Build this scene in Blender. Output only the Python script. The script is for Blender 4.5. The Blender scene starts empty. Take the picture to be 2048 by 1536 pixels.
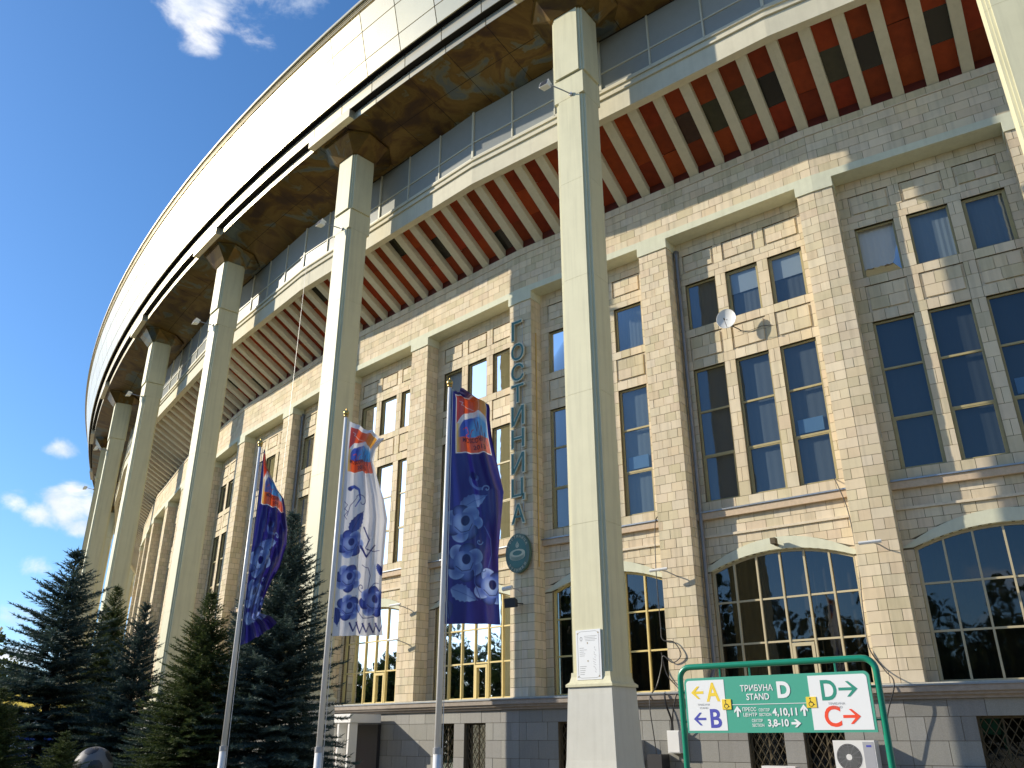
import bpy, math, random
import numpy as np
from mathutils import Matrix, Vector
R_ = random.Random(7)
scene = bpy.context.scene
COL = scene.collection
EYE = 1.65            # eye height; heights measured from the eye are turned into heights above ground by H()
# ------------------------------------------------------------------ camera
cam_d = bpy.data.cameras.new('camera'); cam = bpy.data.objects.new('camera', cam_d); COL.objects.link(cam)
cam_d.sensor_width = 36.0; cam_d.lens = 36.0 * 1641.4 / 2048.0
cam_d.clip_start = 0.1; cam_d.clip_end = 6000
cam.matrix_world = Matrix.Translation((0, 0, EYE)) @ Matrix.Rotation(math.radians(90 + 23.24), 4, 'X') @ Matrix.Rotation(math.radians(-0.12), 4, 'Z')
scene.camera = cam
# ------------------------------------------------------------------ sun and sky
SUN_EL = math.radians(24.3)
SUN_DIR = Vector((-math.cos(math.radians(10.8)) * math.cos(SUN_EL), math.sin(math.radians(10.8)) * math.cos(SUN_EL), math.sin(SUN_EL)))
sun_d = bpy.data.lights.new('sun', 'SUN'); sun_d.energy = 4.8; sun_d.angle = math.radians(0.5); sun_d.color = (1.0, 0.90, 0.74)
sun = bpy.data.objects.new('sun', sun_d); COL.objects.link(sun); sun.location = (-60, 10, 60)
sun.rotation_euler = SUN_DIR.to_track_quat('Z', 'Y').to_euler()
world = bpy.data.worlds.new('World'); scene.world = world; world.use_nodes = True
scene.view_settings.view_transform = 'Standard'; scene.view_settings.look = 'None'
scene.view_settings.exposure = 0.42; scene.view_settings.gamma = 1.0; scene.view_settings.use_curve_mapping = False

def px_dir(x, y):
    """direction of a cloud seen at a given bearing, as (azimuth, elevation) pairs measured from the photo"""
    f, p = 1641.4, math.radians(23.24)
    u, v = (x - 1024) / f, (768 - y) / f
    d = Vector((u, math.cos(p) - v * math.sin(p), math.sin(p) + v * math.cos(p)))
    return d.normalized()

def build_world():
    nt = world.node_tree; N = nt.nodes; Lk = nt.links; N.clear()
    out = N.new('ShaderNodeOutputWorld'); bg = N.new('ShaderNodeBackground')
    sky = N.new('ShaderNodeTexSky'); sky.sky_type = 'NISHITA'; sky.sun_disc = False
    sky.sun_elevation = SUN_EL
    az = math.atan2(SUN_DIR.x, SUN_DIR.y)          # clockwise from +Y
    sky.sun_rotation = az
    sky.air_density = 1.0; sky.dust_density = 0.6; sky.ozone_density = 2.0; sky.altitude = 150
    tc = N.new('ShaderNodeTexCoord')
    mp = N.new('ShaderNodeVectorMath'); mp.operation = 'MULTIPLY'; mp.inputs[1].default_value = (1, 1, 1.7)
    Lk.new(tc.outputs['Generated'], mp.inputs[0])
    n1 = N.new('ShaderNodeTexNoise'); n1.inputs['Scale'].default_value = 13.0; n1.inputs['Detail'].default_value = 11; n1.inputs['Roughness'].default_value = 0.60; n1.inputs['Distortion'].default_value = 0.35
    Lk.new(mp.outputs[0], n1.inputs['Vector'])
    # (x, y in the picture's 2048 grid or an explicit direction, radius, strength): puffs seen in the photo, and others round the rest of the sky
    blobs = [(400, 15, .075, .95), (470, -45, .11, .95), (395, 85, .04, .8), (515, 65, .05, .82), (135, 1015, .052, 1.25), (165, 1050, .035, 1.1), (150, 985, .03, 1.0), (25, 998, .03, .8), (118, 895, .03, .72),
             (55, 1133, .03, .75), (40, 1222, .045, .9), (100, 1235, .032, .85), (15, 1322, .045, .95), (75, 1262, .03, .7), (-60, 1230, .05, .9)]
    dirs = [(px_dir(a, b), r, s) for a, b, r, s in blobs]
    for azd, eld, r, s in [(-75, 14, .12, .9), (-110, 32, .10, .85), (-150, 8, .12, .85), (170, 20, .22, 1.05), (140, 34, .16, .95), (115, 12, .2, 1), (-170, 42, .17, 1), (60, 16, .2, 1), (95, 45, .15, .95), (-130, 50, .14, .9), (160, 8, .25, 1.05), (-165, 14, .2, 1)]:
        a, e = math.radians(azd), math.radians(eld)
        dirs.append((Vector((math.sin(a) * math.cos(e), math.cos(a) * math.cos(e), math.sin(e))), r, s))
    acc = None
    for d, r, s in dirs:
        dm = Vector((d.x, d.y, d.z * 1.7))
        dist = N.new('ShaderNodeVectorMath'); dist.operation = 'DISTANCE'; dist.inputs[1].default_value = dm
        Lk.new(mp.outputs[0], dist.inputs[0])
        mr = N.new('ShaderNodeMapRange'); mr.interpolation_type = 'SMOOTHSTEP'
        mr.inputs['From Min'].default_value = r * 1.25; mr.inputs['From Max'].default_value = r * .1
        mr.inputs['To Min'].default_value = 0; mr.inputs['To Max'].default_value = s
        Lk.new(dist.outputs['Value'], mr.inputs['Value'])
        if acc is None: acc = mr.outputs[0]
        else:
            mx = N.new('ShaderNodeMath'); mx.operation = 'MAXIMUM'; Lk.new(acc, mx.inputs[0]); Lk.new(mr.outputs[0], mx.inputs[1]); acc = mx.outputs[0]
    sc = N.new('ShaderNodeMath'); sc.operation = 'MULTIPLY'; sc.inputs[1].default_value = .42; Lk.new(acc, sc.inputs[0])
    ad = N.new('ShaderNodeMath'); ad.operation = 'ADD'; Lk.new(sc.outputs[0], ad.inputs[0]); Lk.new(n1.outputs['Fac'], ad.inputs[1])
    den = N.new('ShaderNodeMapRange'); den.interpolation_type = 'SMOOTHSTEP'; den.inputs['From Min'].default_value = .69; den.inputs['From Max'].default_value = 1.02; Lk.new(ad.outputs[0], den.inputs['Value'])
    # billows inside the puffs, thicker parts a little greyer
    n2 = N.new('ShaderNodeTexNoise'); n2.inputs['Scale'].default_value = 16; n2.inputs['Detail'].default_value = 6; Lk.new(mp.outputs[0], n2.inputs['Vector'])
    cr = N.new('ShaderNodeValToRGB'); cr.color_ramp.elements[0].position = .35; cr.color_ramp.elements[0].color = (4.2, 4.7, 5.5, 1); cr.color_ramp.elements[1].position = .6; cr.color_ramp.elements[1].color = (6.3, 6.3, 6.4, 1)
    Lk.new(n2.outputs['Fac'], cr.inputs['Fac'])
    hs = N.new('ShaderNodeHueSaturation'); hs.inputs['Hue'].default_value = .487; hs.inputs['Saturation'].default_value = 1.10; hs.inputs['Value'].default_value = 1.12; Lk.new(sky.outputs[0], hs.inputs['Color'])
    mix = N.new('ShaderNodeMix'); mix.data_type = 'RGBA'; Lk.new(den.outputs[0], mix.inputs[0]); tn = N.new('ShaderNodeMix'); tn.data_type = 'RGBA'; tn.blend_type = 'MULTIPLY'; tn.inputs[0].default_value = 1; tn.inputs[7].default_value = (.51, .67, .93, 1)
    Lk.new(hs.outputs[0], tn.inputs[6]); Lk.new(tn.outputs[2], mix.inputs[6]); Lk.new(cr.outputs[0], mix.inputs[7])
    Lk.new(mix.outputs[2], bg.inputs['Color']); bg.inputs['Strength'].default_value = 0.14
    Lk.new(bg.outputs[0], out.inputs['Surface'])
build_world()

# ------------------------------------------------------------------ materials
MATS = {}
def mat(name, col=(.5, .5, .5), rough=.6, metal=0.0, spec=.5, attr=False, noise=None, bump=None, coat=0.0, streak=None):
    """noise=(scale, amount), bump=(scale, strength), attr: multiply by the piece's own tint, streak=(amount) vertical weathering"""
    if name in MATS: return MATS[name]
    m = bpy.data.materials.new(name); m.use_nodes = True; nt = m.node_tree; N = nt.nodes; Lk = nt.links
    b = N['Principled BSDF']; b.inputs['Roughness'].default_value = rough; b.inputs['Metallic'].default_value = metal
    b.inputs['Specular IOR Level'].default_value = spec; b.inputs['Coat Weight'].default_value = coat
    tc = N.new('ShaderNodeTexCoord'); vec = tc.outputs['Object']
    c = N.new('ShaderNodeRGB'); c.outputs[0].default_value = (*col, 1); cur = c.outputs[0]
    def mul(a, bb):
        x = N.new('ShaderNodeMix'); x.data_type = 'RGBA'; x.blend_type = 'MULTIPLY'; x.inputs[0].default_value = 1; Lk.new(a, x.inputs[6]); Lk.new(bb, x.inputs[7]); return x.outputs[2]
    if attr:
        a = N.new('ShaderNodeAttribute'); a.attribute_name = 'tint'; cur = mul(cur, a.outputs['Color'])
    if noise:
        n = N.new('ShaderNodeTexNoise'); n.inputs['Scale'].default_value = noise[0]; n.inputs['Detail'].default_value = 8; n.inputs['Roughness'].default_value = .65; Lk.new(vec, n.inputs['Vector'])
        r = N.new('ShaderNodeValToRGB'); k = noise[1]
        r.color_ramp.elements[0].position = .3; r.color_ramp.elements[0].color = (1 - k, 1 - k, 1 - k * 1.1, 1); r.color_ramp.elements[1].position = .7; r.color_ramp.elements[1].color = (1, 1, 1, 1)
        Lk.new(n.outputs['Fac'], r.inputs['Fac']); cur = mul(cur, r.outputs[0])
    if streak:
        mp = N.new('ShaderNodeMapping'); mp.inputs['Scale'].default_value = (7, 7, .35); Lk.new(vec, mp.inputs['Vector'])
        n = N.new('ShaderNodeTexNoise'); n.inputs['Scale'].default_value = 1; n.inputs['Detail'].default_value = 7; Lk.new(mp.outputs[0], n.inputs['Vector'])
        r = N.new('ShaderNodeValToRGB'); k = streak
        r.color_ramp.elements[0].position = .34; r.color_ramp.elements[0].color = (1 - k, 1 - k, 1 - k, 1); r.color_ramp.elements[1].position = .52; r.color_ramp.elements[1].color = (1, 1, 1, 1)
        Lk.new(n.outputs['Fac'], r.inputs['Fac']); cur = mul(cur, r.outputs[0])
    Lk.new(cur, b.inputs['Base Color'])
    if bump:
        n = N.new('ShaderNodeTexNoise'); n.inputs['Scale'].default_value = bump[0]; n.inputs['Detail'].default_value = 6; Lk.new(vec, n.inputs['Vector'])
        bp = N.new('ShaderNodeBump'); bp.inputs['Strength'].default_value = bump[1]; bp.inputs['Distance'].default_value = .01; Lk.new(n.outputs['Fac'], bp.inputs['Height']); Lk.new(bp.outputs[0], b.inputs['Normal'])
    MATS[name] = m; return m

mat('stone', (.93, .885, .775), .85, attr=True, noise=(.9, .14), streak=.13, bump=(60, .35), spec=.2)
mat('mortar', (.15, .125, .085), .95, spec=.1)
mat('stucco', (.66, .665, .51), .85, noise=(3, .10), streak=.05, bump=(30, .3), spec=.2)
mat('column_paint', (.66, .63, .43), .55, noise=(1.5, .07), streak=.09, bump=(14, .12), spec=.3)
mat('plinth_paint', (.60, .60, .54), .7, noise=(2, .08), streak=.06, bump=(14, .2), spec=.3)
mat('granite', (.29, .288, .272), .6, attr=True, noise=(40, .22), streak=.06, bump=(50, .15), spec=.35)
mat('cornice_stone', (.36, .31, .26), .8, noise=(6, .25), bump=(20, .4), spec=.2)
mat('concrete_beam', (.64, .60, .46), .8, noise=(2.5, .10), streak=.05, bump=(20, .25), spec=.2)
mat('red_panel', (.33, .043, .008), .6, attr=True, noise=(4, .30), spec=.3)
mat('dark_panel', (.028, .024, .016), .25, attr=True, noise=(5, .3), spec=.5)
mat('gallery_pane', (.33, .345, .315), .22, attr=True, noise=(3, .07), spec=.5)
mat('gallery_frame', (.58, .56, .44), .5, spec=.4)
mat('window_frame', (.42, .35, .17), .5, noise=(6, .15), spec=.4)
mat('arch_frame', (.50, .43, .27), .45, spec=.4)
mat('arch_frame_yellow', (.66, .52, .20), .4, spec=.5)
mat('reveal', (.62, .52, .33), .85, noise=(9, .15), spec=.2)
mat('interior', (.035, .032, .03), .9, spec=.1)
mat('curtain', (.34, .35, .34), .9, attr=True, spec=.1)
mat('blind', (.78, .80, .80), .8, spec=.1)
mat('flashing', (.36, .38, .40), .35, metal=.6, spec=.5, noise=(5, .2))
mat('zinc', (.22, .23, .25), .45, metal=.5, noise=(4, .2))
mat('white_metal', (.78, .78, .76), .4, noise=(5, .06))
mat('grey_metal', (.42, .42, .42), .4, metal=.4)
mat('dark_metal', (.03, .03, .032), .45)
mat('brass', (.55, .38, .12), .3, metal=.9)
mat('rust_iron', (.10, .075, .035), .7, noise=(20, .4))
mat('cable_black', (.015, .015, .016), .5)
mat('green_letter', (.010, .115, .088), .35, spec=.5)
mat('letter_edge', (.55, .52, .38), .4, metal=.3)
mat('sign_green', (.075, .38, .27), .35, spec=.5)
mat('frame_green', (.006, .22, .13), .28, spec=.5, coat=.3)
mat('sign_white', (.80, .82, .82), .4)
mat('print_yellow', (.85, .62, .05), .45)
mat('print_blue', (.07, .08, .42), .45)
mat('print_red', (.86, .075, .025), .45)
mat('print_black', (.02, .02, .02), .45)
mat('print_grey', (.30, .31, .31), .5)
mat('print_green', (.03, .28, .20), .45)
mat('plastic_white', (.74, .74, .72), .4, noise=(3, .05))
mat('bounce_ground', (.30, .262, .19), .9, noise=(12, .3), bump=(80, .5), spec=.2)  # unseen ground, made pale and warm to bounce light into the shaded facade
mat('paving', (.42, .37, .28), .85, noise=(5, .2), bump=(40, .3), spec=.2)
mat('grass', (.055, .085, .022), .95, noise=(9, .5), spec=.1)
mat('bark', (.055, .038, .026), .95, noise=(20, .4), spec=.1)
mat('cloth_white', (.72, .72, .70), .8)
mat('banner_blue', (.02, .06, .35), .6)
mat('tent_yellow', (.75, .55, .04), .6)

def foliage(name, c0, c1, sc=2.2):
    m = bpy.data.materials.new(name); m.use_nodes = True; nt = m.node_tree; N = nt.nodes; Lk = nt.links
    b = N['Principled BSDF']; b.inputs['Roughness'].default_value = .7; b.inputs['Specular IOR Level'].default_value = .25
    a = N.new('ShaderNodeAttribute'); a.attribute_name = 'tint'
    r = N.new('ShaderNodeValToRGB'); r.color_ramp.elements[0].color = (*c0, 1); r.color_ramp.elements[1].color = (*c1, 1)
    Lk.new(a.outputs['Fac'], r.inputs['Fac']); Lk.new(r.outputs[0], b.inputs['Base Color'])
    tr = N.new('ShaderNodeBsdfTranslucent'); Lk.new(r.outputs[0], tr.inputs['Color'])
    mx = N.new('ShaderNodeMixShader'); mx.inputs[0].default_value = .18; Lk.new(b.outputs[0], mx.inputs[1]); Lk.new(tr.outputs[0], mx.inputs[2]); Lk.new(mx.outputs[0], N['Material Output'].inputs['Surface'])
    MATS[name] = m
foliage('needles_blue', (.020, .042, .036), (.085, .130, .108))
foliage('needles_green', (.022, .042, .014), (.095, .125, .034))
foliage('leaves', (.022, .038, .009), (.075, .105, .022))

def glass(name, tint, f0, rough=.02):
    m = bpy.data.materials.new(name); m.use_nodes = True; nt = m.node_tree; N = nt.nodes; Lk = nt.links
    N.remove(N['Principled BSDF'])
    t = N.new('ShaderNodeBsdfTransparent'); t.inputs['Color'].default_value = (*tint, 1)
    g = N.new('ShaderNodeBsdfGlossy'); g.inputs['Roughness'].default_value = rough; g.inputs['Color'].default_value = (.80, .84, .86, 1)
    n = N.new('ShaderNodeTexNoise'); n.inputs['Scale'].default_value = 1.3; tc = N.new('ShaderNodeTexCoord'); Lk.new(tc.outputs['Object'], n.inputs['Vector'])
    bp = N.new('ShaderNodeBump'); bp.inputs['Strength'].default_value = .06; bp.inputs['Distance'].default_value = .05; Lk.new(n.outputs['Fac'], bp.inputs['Height']); Lk.new(bp.outputs[0], g.inputs['Normal'])
    lw = N.new('ShaderNodeFresnel'); lw.inputs['IOR'].default_value = 1.5
    ad = N.new('ShaderNodeMath'); ad.operation = 'ADD'; ad.inputs[1].default_value = f0; ad.use_clamp = True; Lk.new(lw.outputs[0], ad.inputs[0])
    mx = N.new('ShaderNodeMixShader'); Lk.new(ad.outputs[0], mx.inputs[0]); Lk.new(t.outputs[0], mx.inputs[1]); Lk.new(g.outputs[0], mx.inputs[2]); Lk.new(mx.outputs[0], N['Material Output'].inputs['Surface'])
    MATS[name] = m
glass('glass', (.50, .56, .60), .035)
glass('glass_dark', (.42, .40, .34), .05)
glass('glass_plain', (.55, .58, .58), -.02)

def fascia_mat():
    m = mat('gold_metal', (.70, .63, .45), .32, metal=.62, attr=True, noise=(1.2, .05))
    return m
fascia_mat()
def soffit_mat():
    m = bpy.data.materials.new('bronze_soffit'); m.use_nodes = True; nt = m.node_tree; N = nt.nodes; Lk = nt.links
    b = N['Principled BSDF']; b.inputs['Metallic'].default_value = .55; b.inputs['Roughness'].default_value = .38
    tc = N.new('ShaderNodeTexCoord')
    n = N.new('ShaderNodeTexNoise'); n.inputs['Scale'].default_value = .55; n.inputs['Detail'].default_value = 7; n.inputs['Roughness'].default_value = .55; n.inputs['Distortion'].default_value = .9; Lk.new(tc.outputs['Object'], n.inputs['Vector'])
    r = N.new('ShaderNodeValToRGB'); e = r.color_ramp.elements
    e[0].position = .36; e[0].color = (.07, .038, .02, 1); e[1].position = .70; e[1].color = (.13, .16, .15, 1)
    for p, c in [(.44, (.12, .066, .016, 1)), (.50, (.18, .11, .026, 1)), (.555, (.14, .085, .02, 1)), (.585, (.16, .15, .09, 1)), (.63, (.10, .12, .125, 1))]:
        x = r.color_ramp.elements.new(p); x.color = c
    Lk.new(n.outputs['Fac'], r.inputs['Fac'])
    a = N.new('ShaderNodeAttribute'); a.attribute_name = 'tint'
    x = N.new('ShaderNodeMix'); x.data_type = 'RGBA'; x.blend_type = 'MULTIPLY'; x.inputs[0].default_value = 1; Lk.new(r.outputs[0], x.inputs[6]); Lk.new(a.outputs['Color'], x.inputs[7])
    Lk.new(x.outputs[2], b.inputs['Base Color']); MATS['bronze_soffit'] = m
soffit_mat()
def paint_mat(name, rough=.34, coat=.15, transl=.25):
    """printed cloth: the print is the mesh's own colour"""
    m = bpy.data.materials.new(name); m.use_nodes = True; nt = m.node_tree; N = nt.nodes; Lk = nt.links
    b = N['Principled BSDF']; b.inputs['Roughness'].default_value = rough; b.inputs['Sheen Weight'].default_value = .15; b.inputs['Specular IOR Level'].default_value = .8
    a = N.new('ShaderNodeAttribute'); a.attribute_name = 'tint'; Lk.new(a.outputs['Color'], b.inputs['Base Color'])
    tr = N.new('ShaderNodeBsdfTranslucent'); Lk.new(a.outputs['Color'], tr.inputs['Color'])
    mx = N.new('ShaderNodeMixShader'); mx.inputs[0].default_value = transl; Lk.new(b.outputs[0], mx.inputs[1]); Lk.new(tr.outputs[0], mx.inputs[2]); Lk.new(mx.outputs[0], N['Material Output'].inputs['Surface'])
    MATS[name] = m
paint_mat('flag_cloth')

# ------------------------------------------------------------------ mesh helpers
BOXF = [(0, 1, 2, 3), (7, 6, 5, 4), (0, 4, 5, 1), (1, 5, 6, 2), (2, 6, 7, 3), (3, 7, 4, 0)]
class MB:
    def __init__(s): s.v = []; s.f = []; s.c = []
    def hexa(s, p, c=(1, 1, 1), faces=BOXF):
        b = len(s.v); s.v.extend(p)
        for f in faces: s.f.append(tuple(b + i for i in f)); s.c.append(c)
    def poly(s, p, c=(1, 1, 1)):
        b = len(s.v); s.v.extend(p); s.f.append(tuple(range(b, b + len(p)))); s.c.append(c)
    def box(s, x0, x1, y0, y1, z0, z1, c=(1, 1, 1)):
        s.hexa([(x0, y0, z0), (x1, y0, z0), (x1, y0, z1), (x0, y0, z1), (x0, y1, z0), (x1, y1, z0), (x1, y1, z1), (x0, y1, z1)], c)
    def tube(s, pts, r, n=8, c=(1, 1, 1), r2=None, cap=True):
        pts = [Vector(p) for p in pts]; m = len(pts); rings = []
        up = Vector((0, 0, 1)); base = len(s.v); prev = None
        for i, p in enumerate(pts):
            d = (pts[min(i + 1, m - 1)] - pts[max(i - 1, 0)]).normalized()
            if prev is None:
                a = d.cross(up) if abs(d.z) < .95 else d.cross(Vector((1, 0, 0)))
                a.normalize()
            else:
                a = (prev - d * prev.dot(d)).normalized()
            prev = a; bvec = d.cross(a)
            rr = r if r2 is None else r + (r2 - r) * i / (m - 1)
            for k in range(n):
                t = 2 * math.pi * k / n; s.v.append(tuple(p + (a * math.cos(t) + bvec * math.sin(t)) * rr))
        for i in range(m - 1):
            for k in range(n):
                k2 = (k + 1) % n; s.f.append((base + i * n + k, base + i * n + k2, base + (i + 1) * n + k2, base + (i + 1) * n + k)); s.c.append(c)
        if cap:
            s.f.append(tuple(base + k for k in range(n))[::-1]); s.c.append(c); s.f.append(tuple(base + (m - 1) * n + k for k in range(n))); s.c.append(c)
    def build(s, name, m, parent=None, smooth=False, kind=None, label=None):
        me = bpy.data.meshes.new(name)
        me.from_pydata([tuple(v) for v in s.v], [], s.f)
        me.materials.append(MATS[m] if isinstance(m, str) else m)
        cnt = np.array([len(f) for f in s.f]); cc = np.ones((len(s.f), 4), 'f'); cc[:, :3] = np.array(s.c, 'f').reshape(-1, 3)
        at = me.color_attributes.new('tint', 'FLOAT_COLOR', 'CORNER'); at.data.foreach_set('color', np.repeat(cc, cnt, axis=0).ravel())
        if smooth: me.polygons.foreach_set('use_smooth', [True] * len(me.polygons))
        me.update(); return link(name, me, parent, kind, label)
def link(name, me, parent=None, kind=None, label=None):
    o = bpy.data.objects.new(name, me); COL.objects.link(o)
    if parent is not None: o.parent = parent; o.matrix_parent_inverse = parent.matrix_world.inverted() if False else Matrix.Identity(4)
    if kind: o['kind'] = kind
    if label: o['label'] = label
    return o
def empty(name, label, cat, group=None, loc=(0, 0, 0)):
    o = bpy.data.objects.new(name, None); COL.objects.link(o); o.location = loc
    o['label'] = label; o['category'] = cat
    if group: o['group'] = group
    return o
def tagit(o, label, cat, group=None):
    o['label'] = label; o['category'] = cat
    if group: o['group'] = group
    return o
def join_local(mb, origin):
    """shift a builder's vertices so that they are stored relative to a thing's base"""
    ox, oy, oz = origin; mb.v = [(a[0] - ox, a[1] - oy, a[2] - oz) for a in mb.v]; return mb

# ------------------------------------------------------------------ the stadium's plan: a long curve and flat facets between its columns
SP = 11.8
PX, PY, HD, KC, KC1 = 11.610447, 13.815557, -3.692463, -.009592, 5.4e-5
def curve(s):
    n = 24; t = np.linspace(0, s, n + 1); m = (t[1:] + t[:-1]) / 2; dt = s / n
    h = HD + KC * m + KC1 * m * m / 2; hh = HD + KC * s + KC1 * s * s / 2
    return np.array([PX + np.sum(np.cos(h)) * dt, PY + np.sum(np.sin(h)) * dt]), hh
_cc = {}
def fr(s):
    k = round(s, 4)
    if k not in _cc:
        c, h = curve(s); _cc[k] = (c, np.array([math.cos(h), math.sin(h)]), np.array([math.sin(h), -math.cos(h)]))
    return _cc[k]
def Q(s, o, h):
    """point at arc length s, o metres inwards of the column fronts, h above the eye"""
    c, t, n = fr(s); return (c[0] + n[0] * o, c[1] + n[1] * o, h + EYE)
FAC = {}
def facet(i):
    if i not in FAC:
        c0, t0, n0 = fr((i - .5) * SP); c1, t1, n1 = fr((i + .5) * SP)
        d = c1 - c0; L = np.linalg.norm(d); t = d / L; n = np.array([t[1], -t[0]])
        if n @ n0 < 0: n = -n
        k0 = (n0 @ t) / (n0 @ n); k1 = (n1 @ t) / (n1 @ n)
        FAC[i] = ((c0 + c1) / 2, t, n, L / 2, k0, k1)
    return FAC[i]
def W(i, x, o, h):
    M, t, n, L, k0, k1 = facet(i); p = M + t * x + n * o; return (p[0], p[1], h + EYE)
def ends(i, o):
    M, t, n, L, k0, k1 = facet(i); return -L + k0 * o, L + k1 * o
def strip(mb, i, x0, x1, o0, o1, z0, z1, c=(1, 1, 1)):
    """a box along facet i; x0/x1 None run to the mitre with the neighbouring facet"""
    def X(o):
        a, b = ends(i, o); return (a if x0 is None else x0), (b if x1 is None else x1)
    a0, b0 = X(o0); a1, b1 = X(o1)
    mb.hexa([W(i, a0, o0, z0), W(i, b0, o0, z0), W(i, b0, o0, z1), W(i, a0, o0, z1), W(i, a1, o1, z0), W(i, b1, o1, z0), W(i, b1, o1, z1), W(i, a1, o1, z1)], c)
I0, I1 = -1, 10          # facets built
OW, RC = 4.50, 5.10     # wall face, window wall
ZP, ZC, ZS, ZF, ZT = 1.15, 15.28, 15.63, 15.88, 17.67
DP = {1: -.07, 2: .18, 3: -.07}

stadium = empty('stadium', 'curved stadium hall with tall cream columns, pale stone wall and gold metal roof edge', 'stadium')

# ------------------------------------------------------------------ stone facing
STONES = []   # (8 points, tint, size in the picture)
CAMP = np.array([0, 0, EYE]); FW = np.array([0, math.cos(math.radians(23.24)), math.sin(math.radians(23.24))]); UPV = np.array([0, -FW[2], FW[1]])
def picture(p):
    d = np.array(p) - CAMP; z = d @ FW
    if z < .5: return None
    return 1024 + 1641.4 * d[0] / z, 768 - 1641.4 * (d @ UPV) / z
PAL = [(.80, .70, .565), (.76, .665, .54), (.82, .735, .60), (.74, .62, .49), (.66, .60, .44), (.70, .64, .49), (.79, .68, .52), (.60, .55, .40), (.77, .71, .585), (.84, .76, .64)]
PALW = [5, 5, 5, 3, 3, 4, 4, 1.3, 4, 2]
def tint():
    c = R_.choices(PAL, PALW)[0]; c = tuple(a * .68 + b * .32 for a, b in zip(c, (.77, .685, .55))); k = R_.uniform(.94, 1.05); return (c[0] * k, c[1] * k, c[2] * k * R_.uniform(.97, 1.03))
def piece(store, M, a0, a1, b0, b1, depth, col, b0r=None):
    """one stone on mapped plane M(a, b, d); b0r: other height of its lower right corner"""
    g = .006; j = R_.uniform(0, .009)
    l0 = b0 + g; r0 = (b0r if b0r is not None else b0) + g; a0 += g; a1 -= g; b1 -= g
    e = .006
    p = [M(a0, l0, j), M(a1, r0, j), M(a1, b1, j), M(a0, b1, j), M(a0, l0, -depth), M(a1, r0, -depth), M(a1, b1, -depth), M(a0, b1, -depth)]
    store.append((p, col))
def fill(store, M, a0, a1, b0, b1, ch=.28, cw=.44, depth=.045, alt=0, tints=tint, low=None):
    """courses of stones over a rectangle of plane M; low(a) cuts the bottoms to a curve"""
    nrow = max(1, round((b1 - b0) / ch)); h = (b1 - b0) / nrow; w = a1 - a0
    for r in range(nrow):
        z0 = b0 + r * h; z1 = z0 + h
        n = max(1, round(w / cw)); L = w / n; xs = [a0 + L * k for k in range(n + 1)]
        if (r + alt) % 2 and n > 0 and w > cw * .7:
            xs = [a0] + [a0 + L * (k + .5) for k in range(n)] + [a1]
        xs = [xs[0]] + [x + R_.uniform(-.12, .12) * L for x in xs[1:-1]] + [xs[-1]]
        for k in range(len(xs) - 1):
            x0, x1 = xs[k], xs[k + 1]
            if low is None: piece(store, M, x0, x1, z0, z1, depth, tints())
            else:
                l, q = max(z0, low(x0)), max(z0, low(x1))
                if l > z1 - .03 and q > z1 - .03: continue
                piece(store, M, x0, x1, min(l, z1 - .015), z1, depth, tints(), min(q, z1 - .015))
stones = []; slabs = []
def solo(name, m, i, x0, x1, o0, o1, z0, z1, c=(1, 1, 1)):
    mb = MB(); strip(mb, i, x0, x1, o0, o1, z0, z1, c); mb.build(name, m, stadium)
mat('ledge', (.92, .9, .86), .85, attr=True, noise=(9, .2))
back = MB(); stucco = MB(); ledges = MB(); flash = MB(); reveal = MB(); inter = MB(); cornice = MB(); plback = MB(); grille_openings = []
WINS = []
WU = (-1.43, 0, 1.43); HWW = .54; AW = 2.04
def arch_in(u): return 4.40 + .40 * (1 - (u / AW) ** 2)
def arch_out(u): return 4.36 + .78 * (1 - (u / 2.36) ** 2)
def granite_tint():
    k = R_.uniform(.82, 1.08); return (k, k * R_.uniform(.98, 1.0), k * R_.uniform(.93, 1.0))
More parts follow.
